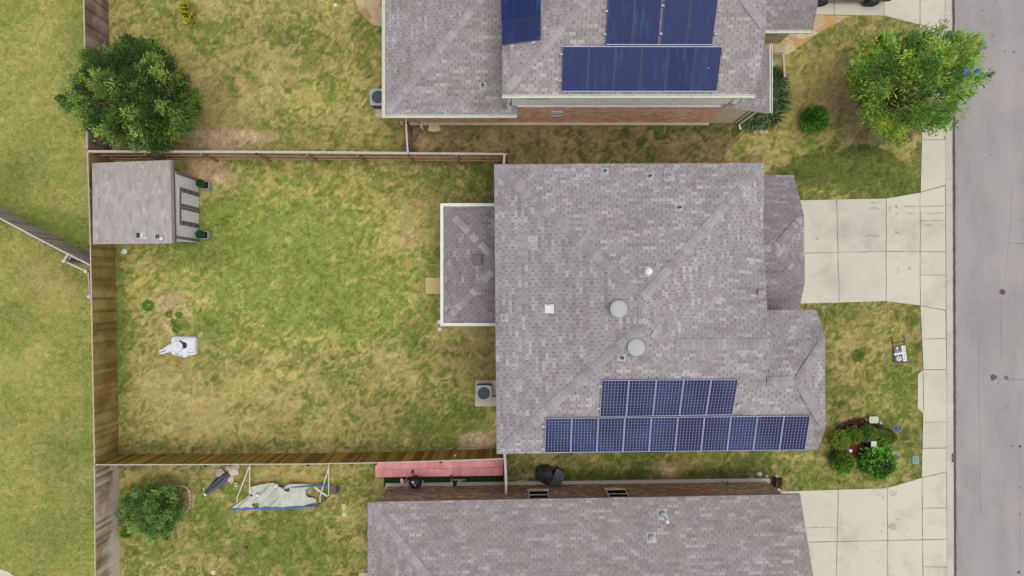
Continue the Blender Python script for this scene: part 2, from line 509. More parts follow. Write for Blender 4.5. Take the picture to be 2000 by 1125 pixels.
# ------------------------------------------------------------------ ground cover maps (photo pixels at z = 0)
def vnoise(x, y, s, seed):
    r = np.random.default_rng(seed); N = 128
    g = r.random((N, N))
    X = x / s; Y = y / s
    xi = np.floor(X).astype(int); yi = np.floor(Y).astype(int)
    fx = X - xi; fy = Y - yi
    fx = fx * fx * (3 - 2 * fx); fy = fy * fy * (3 - 2 * fy)
    a = g[xi % N, yi % N]; b = g[(xi + 1) % N, yi % N]; c = g[xi % N, (yi + 1) % N]; d = g[(xi + 1) % N, (yi + 1) % N]
    return (a * (1 - fx) + b * fx) * (1 - fy) + (c * (1 - fx) + d * fx) * fy

REG = [  # x0,y0,x1,y1, green, soil, tone   (later entries override)
    (-9999, -9999, 9999, 9999, .5, 0, .6),
    (-9999, -9999, 186, 9999, .72, 0, .93),      # field
    (205, -9999, 800, 300, .44, .05, .62),        # north back yard
    (215, 300, 985, 890, .50, .02, .52),           # middle back yard
    (215, 905, 740, 9999, .70, 0, .58),          # south back yard
    (800, 230, 1490, 322, .26, .10, .05),        # strip between the houses
    (1440, -9999, 1850, 300, .30, .05, .62),
    (1490, 300, 1850, 400, .86, -.1, .25),
    (1540, 585, 1850, 965, .76, -.1, .36),
    (985, 880, 1540, 950, .64, .0, .25),
    (1500, 880, 1850, 965, .62, 0, .45),
]
BLOB = [ (560,790,320,100,-.18,.03,-.05),(500,480,150,110,.30,-.1,.05),(600,540,170,90,.24,-.1,.36),(560,430,90,40,.1,0,.2),(860,700,90,60,-.15,.05,-.05),(330,580,60,45,-.15,.12,.1),(330,640,45,40,-.1,.10,0),(930,862,36,20,-.2,.35,0),(805,470,50,28,-.2,.25,.1),(400,335,60,28,-.2,.3,0),(450,270,90,20,-.1,.3,0),(270,280,100,14,-.2,.3,-.1),(480,500,90,70,.35,-.1,-.15),(560,430,110,40,.1,0,.35),(640,600,140,50,.15,0,.3),(560,560,60,50,.3,0,-.1),(430,490,50,40,.35,-.1,-.2),(720,560,60,30,.25,0,0),
  # u, v, ru, rv, dgreen, dsoil, dtone
    (450,440,120,90,.35,0,.1),(540,500,160,110,.30,0,.25),(690,480,120,80,.10,0,.3),(600,600,180,90,.25,0,.35),(760,580,90,60,.1,0,.3),
    (930,350,90,50,.3,0,-.2),(640,330,70,30,.25,0,0),(234,600,16,140,.55,-.3,-.2),(240,720,20,100,.4,0,0),(240,830,22,60,.3,0,0),
    (290,595,11,11,.9,-.6,0),(330,614,6,6,.9,-.6,.3),(350,615,6,6,.9,-.6,.3),(338,628,5,5,.9,-.6,.2),(344,642,8,8,.9,-.6,.2),
    (830,830,120,30,.45,0,-.1),(700,850,100,20,.2,0,-.1),(470,870,300,14,.2,0,-.2),(925,820,50,40,.5,0,0),
    (340,560,90,50,-.40,.12,.2),(330,590,50,25,-.3,.45,.2),(330,640,35,30,-.3,.40,.1),(460,790,150,70,-.42,.10,.15),(620,860,170,30,-.3,0,.1),
    (800,700,120,60,-.20,0,.15),(560,740,160,60,-.15,0,.2),(320,790,80,70,-.35,.12,.1),(800,468,45,30,-.5,.35,.3),(330,835,14,10,-.3,.5,.2),
    (930,862,38,22,-.6,.9,.2),(400,340,70,35,-.5,.55,.1),(500,375,80,40,-.3,.08,.1),(470,350,60,20,-.2,.2,.1),(300,300,120,12,-.4,.6,0),
    (290,540,60,40,-.25,.0,.1),(420,690,110,60,-.05,0,.1),(900,440,60,60,.1,0,-.2),(905,700,50,50,-.1,0,-.35),(890,650,40,12,-.5,.5,.1),(960,430,18,120,.15,0,-.35),
    (600,350,120,40,-.05,0,.2),(760,400,100,50,-.1,0,.1),(480,300,300,6,-.3,.4,-.2),
    # north back yard
    (600,60,50,60,.25,0,-.1),(710,70,40,50,.35,0,-.1),(640,150,60,40,.2,0,0),(470,60,50,30,.15,0,-.1),(430,150,40,60,.1,0,-.2),
    (300,40,90,50,-.3,.25,0),(450,270,90,22,-.4,.75,0),(370,120,60,50,-.25,.2,.05),(560,200,90,50,-.1,0,.1),(700,200,60,60,-.1,-.1,.15),(600,260,120,25,.05,.1,-.1),
    (215,200,18,120,-.3,.4,-.1),(530,130,60,60,-.2,.15,0),(780,270,30,30,-.2,.2,-.2),
    # strip between the houses
    (820,280,40,30,-.1,.45,0),(1040,270,140,28,-.1,.05,-.35),(1250,290,200,25,.05,.05,-.2),(870,270,40,20,0,.2,0),(1150,285,60,22,.15,0,.2),
    (1440,290,80,25,.3,-.2,.1),(1380,250,120,10,.1,.1,-.2),
    # front of the north house
    (1590,150,60,50,-.55,.25,.15),(1560,190,50,40,-.5,.25,.1),(1640,200,30,60,-.4,.25,-.5),(1700,220,60,60,-.2,.0,-.6),(1640,80,90,40,.22,-.2,-.1),(1740,70,60,30,.1,0,-.1),
    (1540,250,60,30,-.1,.05,.1),(1600,280,90,20,-.05,.0,.0),(1700,275,60,25,.1,0,-.4),(1780,290,40,30,-.2,0,.1),
    (1600,375,60,20,-.5,0,.3),(1700,350,80,35,.25,0,0),(1600,330,60,30,.3,0,0),(1790,340,20,40,-.2,0,.1),
    # front lawn
    (1700,640,90,50,-.12,0,.2),(1620,700,40,60,.1,0,-.1),(1675,695,10,10,.9,0,-.3),(1660,720,60,40,-.15,.05,.05),(1580,900,70,30,-.2,0,.2),(1750,790,50,40,-.2,0,.2),
    (1600,620,50,20,.2,0,-.2),(1640,960,90,12,-.3,.2,.1),(1750,910,50,30,.0,0,.2),(1625,880,22,50,-.4,.4,-.3),(1780,870,20,60,.05,0,-.1),
    # south side strip
    (1090,905,60,18,-.35,.1,.1),(1305,918,25,22,-.6,.75,.1),(1030,930,45,20,-.3,.5,-.5),(1200,930,140,10,.35,0,-.5),(1410,925,90,16,.3,0,-.35),(1400,900,80,18,.1,0,.1),
    (1180,900,60,12,-.1,.05,.1),
    # south back yard
    (470,922,300,16,-.45,.12,.1),(560,940,120,22,-.35,.15,.15),(330,915,90,16,-.3,.1,-.1),(700,1060,40,50,-.15,.05,.25),(520,1080,90,50,.2,0,-.1),(600,1030,70,40,.15,0,0),
    (240,1050,14,90,-.35,.25,-.1),(372,970,16,30,-.6,.6,-.1),(680,1000,30,30,-.2,.1,.1),(750,930,14,30,-.3,.3,.1),(430,1040,60,60,.1,0,.0),(300,1100,60,30,.1,0,.1),
    # field
    (60,150,90,90,-.12,0,.05),(40,330,70,50,.2,0,-.2),(90,430,80,20,.45,0,-.15),(155,480,40,30,.45,0,-.25),(60,520,80,50,-.35,.05,-.15),(110,600,50,80,-.15,0,-.1),
    (100,560,60,40,-.2,0,-.05),(30,620,40,60,.15,0,-.1),(60,730,60,60,-.1,0,.05),(120,900,60,70,.15,0,-.2),(40,870,60,50,-.1,0,.05),(100,1050,90,60,.2,0,-.12),(50,960,60,40,-.2,.05,0),
    (172,820,10,90,.35,0,.0),(150,100,30,120,.15,0,-.05),(150,540,25,20,.3,0,-.2),
]
def cover(u, v):
    g = np.zeros_like(u); s = np.zeros_like(u); y = np.zeros_like(u)
    ju = u + (vnoise(u, v, 45, 51) - .5) * 90; jv = v + (vnoise(u, v, 40, 52) - .5) * 60 + (vnoise(u, v, 9, 53) - .5) * 14
    for k_, (x0, y0, x1, y1, a, b, c) in enumerate(REG):
        U, V = (ju, jv) if k_ in (6, 7, 10) else (u, v)        # yards that melt into each other
        m = (U >= x0) & (U < x1) & (V >= y0) & (V < y1) & (u >= 186)
        if k_ < 2: m = (u >= x0) & (u < x1)
        g[m] = a; s[m] = b; y[m] = c
    for (cx, cy, ru, rv, a, b, c) in BLOB:
        du = u - cx; dv = v - cy
        wob = 0.75 + 0.5 * vnoise(u + 31 * cx, v, 22, 5)
        w = np.exp(-((du / ru) ** 2 + (dv / rv) ** 2) * wob)
        g += (a * .72 if a < 0 else a) * w; s += b * w; y += c * w
    # wispy mottling: noise whose coordinates are themselves pushed about by noise
    wu = u + (vnoise(u, v, 16, 31) - .5) * 22 + (vnoise(u, v, 5, 33) - .5) * 8
    wv = v + (vnoise(u, v, 16, 32) - .5) * 22 + (vnoise(u, v, 5, 34) - .5) * 8
    amp = np.where(u < 186, .33, 1.1) * (1 - .45 * np.clip((g - .75) / .25, 0, 1))
    mot = (vnoise(u, v, 110, 14) - .5) * .35 + (vnoise(u, v, 60, 1) - .5) * .40 + (vnoise(wu, wv * 1.3, 32, 2) - .5) * .45 + (vnoise(wu, wv * 1.3, 14, 6) - .5) * .50 + (vnoise(wu, wv * 1.2, 6, 7) - .5) * 1.0 + (vnoise(wu, wv, 3.6, 77) - .5) * .7
    g = np.clip(g, -.1, 1) * .82 + .04 + mot * amp
    y += (vnoise(u, v, 90, 3) - .5) * .25
    s += (vnoise(u, v, 40, 4) - .5) * .12
    li = 1 + ((vnoise(wu, wv * 1.4, 22, 61) - .5) * .20 + (vnoise(wu, wv * 1.4, 9, 62) - .5) * .32 + (vnoise(wu, wv * 1.4, 4.5, 63) - .5) * .60) * np.where(u < 186, .4, 1.0)
    return np.clip(g, 0, 1), np.clip(s, 0, 1), np.clip(y, 0, 1), np.clip(li, .5, 1.6)

KERB_X = lambda Y: at(1859 + (562.5 - 0) * 0 , 562.5).x + (-Y) * 0.006   # kerb face
def build_ground():
    step = 0.1
    xs = np.concatenate([[-600, -200, -80, -45, -31, -29.8], np.arange(-29, 26.01, step), [40, 80, 200, 600]])
    ys = np.concatenate([[-600, -200, -80, -35, -20.5, -19], np.arange(-18, 18.01, step), [19, 20.5, 35, 80, 200, 600]])
    X, Y = np.meshgrid(xs, ys, indexing='ij')
    kx = at(1856, 562.5).x - Y * 0.006
    Z = np.where(X > kx, -0.30, (vnoise(X * 100, Y * 100, 90, 8) - .5) * 0.03 * (np.abs(X) < 30))
    nx, ny = X.shape
    verts = np.stack([X.ravel(), Y.ravel(), Z.ravel()], 1)
    idx = np.arange(nx * ny).reshape(nx, ny)
    f = np.stack([idx[:-1, :-1].ravel(), idx[1:, :-1].ravel(), idx[1:, 1:].ravel(), idx[:-1, 1:].ravel()], 1)
    me = bpy.data.meshes.new('ground')
    me.from_pydata(verts.tolist(), [], f.tolist())
    u = 1000 + X.ravel() * F / H; v = 562.5 - Y.ravel() * F / H
    g, s, y, li = cover(u, v)
    far = np.clip(np.maximum((np.abs(Y.ravel()) - 18) / 1.2, (-X.ravel() - 29) / 1.2), 0, 1)
    g, s, y, li = g * (1 - far) + .55 * far, s * (1 - far), y * (1 - far) + .6 * far, li * (1 - far) + far
    ca = me.color_attributes.new('Cover', 'FLOAT_COLOR', 'POINT')
    ca.data.foreach_set('color', np.stack([g, s, y, li], 1).ravel())
    me.materials.append(M['lawn'])
    me.polygons.foreach_set('use_smooth', [True] * len(me.polygons))
    o = bpy.data.objects.new('ground', me); COL.objects.link(o)
    tag(o, 'patchy green and straw coloured lawn ground', kind='structure')
build_ground()

# ------------------------------------------------------------------ road, kerb, pavement, driveways
def slab(name, label, px, z0, z1, mat, joints=(), jw=0.030, kind='structure', tones=()):
    mb = MB()
    poly = [at(u, v, z1) for u, v in px]
    mb.prism(poly, z0, z1, 0)
    for (a, b) in joints:
        p0, p1 = at(a[0], a[1], z1), at(b[0], b[1], z1)
        n = max(2, int((p1 - p0).length / 0.5)); d = (p1 - p0) / n
        s = Vector((-d.y, d.x, 0)).normalized()
        ws = [jw * random.uniform(0.5, 1.25) / 2 for _ in range(n + 1)]
        off = [s * random.uniform(-.008, .008) for _ in range(n + 1)]
        for i in range(n):
            q0, q1 = p0 + d * i + off[i], p0 + d * (i + 1) + off[i + 1]
            e = Vector((0, 0, 0.004))
            mb.face([q0 - s * ws[i] + e, q1 - s * ws[i + 1] + e, q1 + s * ws[i + 1] + e, q0 + s * ws[i] + e], 1)
    for (pp, tone) in tones:                      # slabs poured at other times have another colour of their own
        mb.face([at(u, v, z1) + Vector((0, 0, 0.002)) for u, v in pp], 0, tone)
    o = mb.build(name, [mat, M['joint']])
    tag(o, label, kind=kind)
    return o

ZP = 0.03
mb = MB()
rx0 = lambda v: 1860.0 + (v - 0) * 0.0055
mb.face([at(rx0(-500), 1700, -0.11) + Vector((0, -400, 0)), at(2600, 1700, -0.11) + Vector((0, -400, 0)), at(2600, -600, -0.11) + Vector((0, 400, 0)), at(rx0(-600), -600, -0.11) + Vector((0, 400, 0))])
road = mb.build('road', M['asphalt']); tag(road, 'worn grey asphalt road running past the driveways', kind='structure')
# gutter dirt line, cracks and patches on the road
mb = MB()
def strip(mb, pts, w, z, mi=0, col=(1, 1, 1, 1), jag=0.3):
    P = [at(u, v, z) for u, v in pts]
    Q = []
    for i in range(len(P) - 1):
        n = max(1, int((P[i + 1] - P[i]).length / 0.18))
        for k in range(n): Q.append(P[i].lerp(P[i + 1], k / n))
    Q.append(P[-1])
    L, R_ = [], []
    for i, q in enumerate(Q):
        d = (Q[min(i + 1, len(Q) - 1)] - Q[max(i - 1, 0)]); s = Vector((-d.y, d.x, 0)).normalized()
        wl = w / 2 * random.uniform(1 - jag, 1 + jag); wr = w / 2 * random.uniform(1 - jag, 1 + jag)
        L.append(q + s * wl); R_.append(q - s * wr)
    for i in range(len(Q) - 1):
        mb.face([L[i], R_[i], R_[i + 1], L[i + 1]], mi, col)
strip(mb, [(1862.2, -40), (1863.5, 300), (1864.5, 700), (1866, 1170)], 0.12, -0.106, 0, C(92, 80, 74), 0.25)
for pts, w in (([(1977, 360), (1974, 440), (1968, 500), (1964, 545)], .015), ([(1955, 473), (1975, 476), (2002, 475)], .035),
               ([(1956, 575), (1955, 640), (1957, 700)], .018), ([(1911, 650), (1912, 760), (1914, 900), (1915, 1010)], .014),
               ([(1940, 738), (1965, 742), (2002, 741)], .04), ([(1992, 870), (1994, 960), (1993, 1125)], .014)):
    pp = []
    for i in range(len(pts) - 1):
        for k in range(6):
            f = k / 6; pp.append((pts[i][0] + (pts[i + 1][0] - pts[i][0]) * f + random.uniform(-1, 1), pts[i][1] + (pts[i + 1][1] - pts[i][1]) * f))
    pp.append(pts[-1])
    strip(mb, pp, w * .8, -0.105, 0, C(136, 130, 130), .8)
def blotch(mb, u, v, ru, rv, z, col, n=14, jag=.35):
    mb.face([at(u + math.cos(a) * ru * random.uniform(1 - jag, 1 + jag), v + math.sin(a) * rv * random.uniform(1 - jag, 1 + jag), z)
             for a in [2 * math.pi * k / n for k in range(n)]], 0, col)
for (u, v, r, c) in ((1958, 570, 6, (96, 82, 82)), (1940, 737, 6, (98, 84, 86)), (1965, 738, 4, (110, 96, 98)), (1992, 872, 2.5, (80, 72, 72)), (1978, 871, 1.8, (100, 92, 92)),
                     (1980, 101, 2, (100, 92, 96)), (1963, 100, 1.5, (112, 104, 104)), (1991, 952, 1.6, (90, 84, 84)), (1992, 1004, 1.6, (90, 84, 84)), (1990, 1118, 3, (100, 88, 88)),
                     (1918, 20, 2, (120, 112, 110)), (1925, 47, 1.6, (124, 116, 114)), (1895, 610, 1.6, (116, 108, 106)), (1944, 4, 1.3, (110, 100, 100))):
    blotch(mb, u, v, r, r, -0.104, C(*c))
o = mb.build('road_marks', M['attr']); tag(o, 'dark gutter line, cracks and oil spots on the asphalt', kind='structure')

# patch square in the road
mb = MB()
mb.face([at(u, v, -0.1055) for u, v in ((1896, 641), (1918, 641), (1918, 660), (1896, 660))])
t = NT('asphalt_patch', .95, .2); p_ = t.pos()
t.base(t.mix(t.step(t.noise(p_, 30, 2, .7), .3, .7), C(140, 136, 138), C(152, 148, 150)))
o = mb.build('road_patch', t.mat); tag(o, 'darker square repair patch in the asphalt', kind='structure')

# kerb
mb = MB()
segs = [(-60, 1846.0, 1858.6), (300, 1846.6, 1859.4), (700, 1849.0, 1861.2), (930, 1849, 1862.5), (1190, 1850.5, 1863.4)]
for i in range(len(segs) - 1):
    (v0, a0, b0), (v1, a1, b1) = segs[i], segs[i + 1]
    n = 8
    for k in range(n):
        f0, f1 = k / n, (k + 1) / n - .0008
        L = lambda a, b, f: a + (b - a) * f
        P = [at(L(a0, a1, f0), L(v0, v1, f0), ZP + .012), at(L(a0, a1, f1), L(v0, v1, f1), ZP + .012), at(L(b0, b1, f1), L(v0, v1, f1), ZP + .012), at(L(b0, b1, f0), L(v0, v1, f0), ZP + .012)]
        tn = random.uniform(.94, 1.04)
        mb.prism([P[0], P[1], P[2], P[3]], -0.25, ZP + .012, 0, (tn, tn * .99, tn * .985, 1))
o = mb.build('kerb', M['kerb']); tag(o, 'pale concrete kerb along the road', kind='structure')
# storm slot box in kerb
mb = MB(); mb.box(at(1861, 894, .02), (.12, .42, .08), 0, 0)
o = mb.build('drain_inlet', M['dark_grey']); tag(o, 'small dark drain inlet set in the kerb', 'drain')

slab('sidewalk', 'pale concrete pavement north of the middle driveway', [(1797, 48), (1845.6, 62), (1846.6, 361), (1798.6, 375), (1801, 270), (1803, 160)], -.2, ZP, M['concrete'],
     [((1801, 168), (1846, 168)), ((1801, 273), (1846, 273))])
slab('sidewalk', 'pale concrete pavement between the two driveways',
     [(1798, 597.5), (1846.6, 606.5), (1849, 770), (1848.6, 921), (1800.5, 932.5), (1803.5, 808), (1792.5, 796), (1793, 731), (1804, 722), (1802.5, 690)], -.2, ZP, M['concrete'],
     [((1801, 662), (1848, 661)), ((1804, 722), (1848, 722)), ((1804, 808), (1803, 722)), ((1804, 824.5), (1849, 824)), ((1801, 875.5), (1849, 875))],
     tones=[([(1804, 825), (1848.5, 825), (1848, 874), (1802.5, 874.5)], (.94, .945, .98, 1))])
slab('driveway', 'broad pale concrete driveway of the middle house',
     [(1545, 391.5), (1731, 388), (1797, 376.5), (1845.8, 362.3), (1847.5, 605.5), (1797, 596.5), (1731, 588), (1545, 593.5)], -.2, ZP + .002, M['drive'],
     [((1634, 390), (1639, 591)), ((1731, 388), (1731, 588)), ((1797, 376.5), (1797.5, 596.5)), ((1560, 494.5), (1731, 491)), ((1731, 491), (1847, 491.5)), ((1797, 431.5), (1846.5, 431)), ((1797, 537), (1846.5, 537)),
      ((1797, 375.7), (1846, 362.2)), ((1797, 597), (1847, 605.6))],
     tones=[([(1636, 392), (1729.5, 390), (1729.5, 489.5), (1637, 491.5)], (.93, .93, .965, 1)), ([(1638, 493), (1729.5, 492), (1729.5, 586.5), (1640, 589)], (.955, .955, .985, 1)),
            ([(1799, 433), (1845, 432.5), (1845.8, 489), (1799, 489.5)], (.985, .965, .93, 1)), ([(1799, 493), (1845.6, 493), (1846, 535.5), (1799, 535.5)], (.97, .95, .92, 1)),
            ([(1557, 393), (1633, 391.7), (1635.5, 491.5), (1557, 493.5)], (.97, .965, .97, 1))])
slab('driveway', 'pale concrete driveway in front of the south house',
     [(1500, 961), (1733, 953.5), (1800.5, 933.5), (1848, 922), (1850.4, 1190), (1500, 1190)], -.2, ZP + .002, M['drive'],
     [((1637.5, 957), (1632, 1180)), ((1733, 953.5), (1734.5, 1180)), ((1801, 933.5), (1803, 1180)), ((1560, 1059.5), (1733, 1055.5)), ((1733, 1055.5), (1849, 1053.5)), ((1802, 992.5), (1848.6, 992)), ((1802.5, 1107), (1849.6, 1108)),
      ((1800.5, 933.3), (1848, 921.8))],
     tones=[([(1803, 935), (1847, 924), (1848, 991), (1803, 991)], (.99, .985, .96, 1))])
slab('driveway', 'pale concrete driveway under the parked maroon car',
     [(1500, 30), (1590, 28), (1727, 30.5), (1797, 48), (1845.6, 61.5), (1845, -160), (1500, -160)], -.2, ZP + .002, M['drive'],
     [((1629.5, -100), (1629.5, 29)), ((1726.5, -100), (1726.5, 30.5)), ((1797, -100), (1797, 48)), ((1797, 48), (1845.6, 61.5))])
slab('path', 'pale concrete corner of a path at the field edge', [(-40, 1104), (0, 1112), (16, 1117), (34, 1130), (60, 1175), (-60, 1175)], -.2, .03, M['concrete'])
slab('path', 'small concrete slab beside the south house wall', [(702, 1119), (740, 1119), (740, 1165), (700, 1165)], -.2, .04, M['concrete'])
# stains on the driveways
mb = MB()
for (u, v, ru, rv, c) in ((1751, 403, 3, 2.5, (150, 144, 136)), (1752, 417, 3, 2.5, (148, 142, 132)), (1738, 408, 2, 6, (176, 170, 162)), (1710, 408, 12, 1.5, (182, 178, 178)), (1755, 529, 1.5, 8, (180, 172, 158)),
                          (1776, 525, 4, 3, (184, 176, 164)), (1752, 455, 6, 2, (176, 172, 164)), (1596, 466, 4, 3, (178, 172, 164)), (1744, 963, 9, 6, (158, 150, 148)), (1745, 1029, 9, 8, (156, 148, 146)),
                          (1725, 968, 3, 4, (178, 170, 158)), (1722, 1038, 4, 3, (184, 176, 162)), (1815, 440, 12, 3, (186, 176, 160)), (1600, 439, 3, 1.5, (180, 172, 162))):
    blotch(mb, u, v, ru, rv, ZP + .008, C(*c), 16, .3)
for pts_ in ([(1697, 410), (1701, 406), (1707, 405), (1713, 405)], [(1748, 452), (1754, 455), (1758, 460)], [(1700, 396), (1722, 397)], [(1766, 403), (1800, 403), (1843, 402)], [(1766, 417), (1800, 417), (1843, 416)], [(1575, 1031), (1600, 1030), (1630, 1030)], [(1690, 461), (1700, 460), (1720, 461)]):
    strip(mb, pts_, .07, ZP + .009, 0, C(160, 154, 146), .6)
t = NT('stain', .95, .15); c_ = t.col()
t.base(c_)
nz = t.noise(t.pos(), 2.2, 5, .7)
t._set(t.b.inputs['Alpha'], t.step(nz, .3, .75, 0.0, .5))
o = mb.build('driveway_stains', t.mat); tag(o, 'faint oil and tyre stains on the driveways', kind='structure')

# flagstone path and patio of the north house
def flags(name, label, px, z, seed, cols):
    random.seed(seed)
    t = NT(name + '_stone', .9, .2)
    vo = t.n('ShaderNodeTexVoronoi'); vo.feature = 'DISTANCE_TO_EDGE'; t._set(vo.inputs['Vector'], t.pos()); vo.inputs['Scale'].default_value = 1.7
    vc = t.n('ShaderNodeTexVoronoi'); t._set(vc.inputs['Vector'], t.pos()); vc.inputs['Scale'].default_value = 1.7
    r, g_, b_ = t.sep(vc.outputs['Color'])
    cc = t.mix(t.step(r, .2, .8), cols[0], cols[1])
    cc = t.mix(t.step(g_, .7, .8), cc, cols[2])
    cc = t.mix(t.step(t.noise(t.pos(), 7, 4, .6), .35, .7, 0, .5), cc, cols[3])
    cc = t.mix(t.step(vo.outputs[0], .02, .06, .6, 0), cc, C(168, 150, 112))
    t.base(cc).bump(vo.outputs[0], .3, .02)
    mb = MB(); mb.prism([at(u, v, z) for u, v in px], -.1, z)
    o = mb.build(name, t.mat); tag(o, label, kind='structure'); return o
flags('flagstone_path', 'tan flagstone path beside the north garage', [(1480, 92), (1500, 106), (1540, 106), (1560, 92), (1588, 72), (1620, 52), (1640, 42), (1662, 31), (1590, 29), (1500, 31)], .045, 3,
      (C(222, 200, 160), C(200, 176, 134), C(206, 160, 88), C(176, 156, 124)))
flags('flagstone_patio', 'tan flagstone patio edge by the north house', [(752, 54), (728, 48), (706, 28), (696, 8), (690, -20), (760, -20)], .045, 4,
      (C(214, 196, 158), C(196, 174, 134), C(170, 132, 92), C(170, 150, 120)))

# red paver path with a strip of artificial turf
mb = MB(); random.seed(5)
A, B_, C_, D_ = at(733, 896, .05), at(983, 888, .05), at(982, 929, .05), at(733, 932.5, .05)
nx, ny = 30, 2
edges = sorted([0, 1] + [min(.98, max(.02, (i + random.uniform(-.1, .1)) / 15)) for i in range(1, 15)])
for j, (f0, f1) in enumerate(((0, .60), (.60, 1))):
    for i in range(len(edges) - 1):
        a, b = edges[i] + .0006, edges[i + 1] - .0006
        q = [A.lerp(B_, a).lerp(D_.lerp(C_, a), f0 + .006), A.lerp(B_, b).lerp(D_.lerp(C_, b), f0 + .006), A.lerp(B_, b).lerp(D_.lerp(C_, b), f1 - .006), A.lerp(B_, a).lerp(D_.lerp(C_, a), f1 - .006)]
        tn = random.uniform(.9, 1.1)
        mb.prism(q, -.05, .05 + random.uniform(-.004, .004), 0, (.98 * tn, tn, tn, 1))
t = NT('red_paver', .85, .2)
cc = t.mix(t.step(t.noise(t.pos(), 2.2, 4, .6), .35, .65), C(250, 178, 176), C(240, 160, 158))
cc = t.mix(t.step(t.noise(t.pos(), 5, 3, .6), .62, .75, 0, .4), cc, C(250, 205, 200))
t.base(t.mix(1.0, cc, t.col(), 'MULTIPLY'))
o = mb.build('paver_path', t.mat); tag(o, 'red rubber paver path beside the south fence', kind='structure')
mb = MB(); mb.prism([at(u, v, .03) for u, v in ((750, 931), (983, 927), (983, 945), (750, 949))], -.05, .03)
t = NT('turf', .9, .1); t.base(t.mix(t.noise(t.pos(), 40, 3, .7), C(22, 50, 20), C(46, 76, 36))).bump(t.noise(t.pos(), 80, 2, .6), .8, .02)
o = mb.build('turf_strip', t.mat); tag(o, 'dark green artificial turf strip below the red pavers', kind='structure')

# ------------------------------------------------------------------ roofs and houses
def roof_part(name, planes, mats, parent, thick=0.16, label=None):
    """planes: list of polygons (world points, counter-clockwise from above); edges used once get a fascia"""
    mb = MB()
    key = lambda p: (round(p.x, 3), round(p.y, 3), round(p.z, 3))
    cnt = {}
    for pl in planes:
        for i in range(len(pl)):
            a, b = key(pl[i]), key(pl[(i + 1) % len(pl)])
            cnt[frozenset((a, b))] = cnt.get(frozenset((a, b)), 0) + 1
    dz = Vector((0, 0, thick))
    for pl in planes:
        a2 = sum(pl[i].x * pl[(i + 1) % len(pl)].y - pl[(i + 1) % len(pl)].x * pl[i].y for i in range(len(pl)))
        if a2 < 0: pl = pl[::-1]
        mb.face(pl, 0)
        mb.face([p - dz for p in pl[::-1]], 1)
        for i in range(len(pl)):
            a, b = pl[i], pl[(i + 1) % len(pl)]
            if cnt[frozenset((key(a), key(b)))] == 1:
                mb.face([a - dz, b - dz, b, a], 1)
    o = mb.build(name, mats, parent)
    if label: o['label'] = label
    return o

def caps(roof, p0, p1, w=0.27, step=0.155, drop=0.30, tint=((156, 151, 152), (164, 161, 161), (147, 141, 143), (151, 144, 146), (158, 155, 155)), name='hip_cap'):
    """overlapping ridge/hip shingles as real folded pieces"""
    mb = MB(); p0 = p0 + (p1 - p0).normalized() * .16; d = p1 - p0; L = d.length; d.normalize()
    s = d.cross(Vector((0, 0, 1))).normalized(); n = int(L / step)
    run = 0; colr = None
    for i in range(n):
        if run <= 0:
            colr = random.choice(tint); run = random.choice((1, 1, 1, 2))
        run -= 1
        kk = random.uniform(.94, 1.05)
        c = C(*colr, k=.8 * kk)
        a = p0 + d * (i * step); b = p0 + d * min(L, (i + 1) * step + .02)
        lo, hi = 0.020, 0.010
        e = w / 2
        A = [a + s * e + Vector((0, 0, lo - drop * e)), a + Vector((0, 0, lo + .012)), a - s * e + Vector((0, 0, lo - drop * e))]
        B = [b + s * e + Vector((0, 0, hi - drop * e)), b + Vector((0, 0, hi + .012)), b - s * e + Vector((0, 0, hi - drop * e))]
        mb.face([A[0], B[0], B[1], A[1]][::-1], 0, c); mb.face([A[1], B[1], B[2], A[2]][::-1], 0, c)
        t2 = Vector((0, 0, -.03))
        mb.face([A[0], A[1], A[1] + t2, A[0] + t2], 0, c); mb.face([A[1], A[2], A[2] + t2, A[1] + t2], 0, c)
    return mb.build(name, M['attr'], roof)

def gutter(parent, p0, p1, out, mat, w=.13, name='gutter'):
    mb = MB(); out = Vector(out).normalized()
    d = (p1 - p0).normalized()
    for off, wd, z0, hh in ((w - .012, .024, -.04, .12), (.012, .02, -.04, .10), (w / 2, w - .03, -.085, .012)):
        c0, c1 = p0 + out * off + Vector((0, 0, z0)), p1 + out * off + Vector((0, 0, z0))
        mb.beam(c0, c1, wd, hh)
    L = (p1 - p0).length; n = int(L / 1.1)
    for i in range(1, n):
        q = p0 + d * (L * i / n); mb.beam(q + out * .01, q + out * w, .025, .02)
    for q, sg in ((p0, 1), (p1, -1)):
        mb.beam(q + out * 0 + d * .006 * sg + Vector((0, 0, -.04)), q + out * w + d * .006 * sg + Vector((0, 0, -.04)), .014, .10)
    return mb.build(name, mat, parent)

def ray_plane(u, v, P):
    """point of the roof plane P (3 pts) seen at pixel u, v"""
    n = (P[1] - P[0]).cross(P[2] - P[0]); o = Vector((0, 0, H)); d = at(u, v, 0) - o
    tt = (P[0] - o).dot(n) / d.dot(n)
    return o + d * tt

def pnormal(P):
    n = (P[1] - P[0]).cross(P[2] - P[0]).normalized()
    return n if n.z > 0 else -n

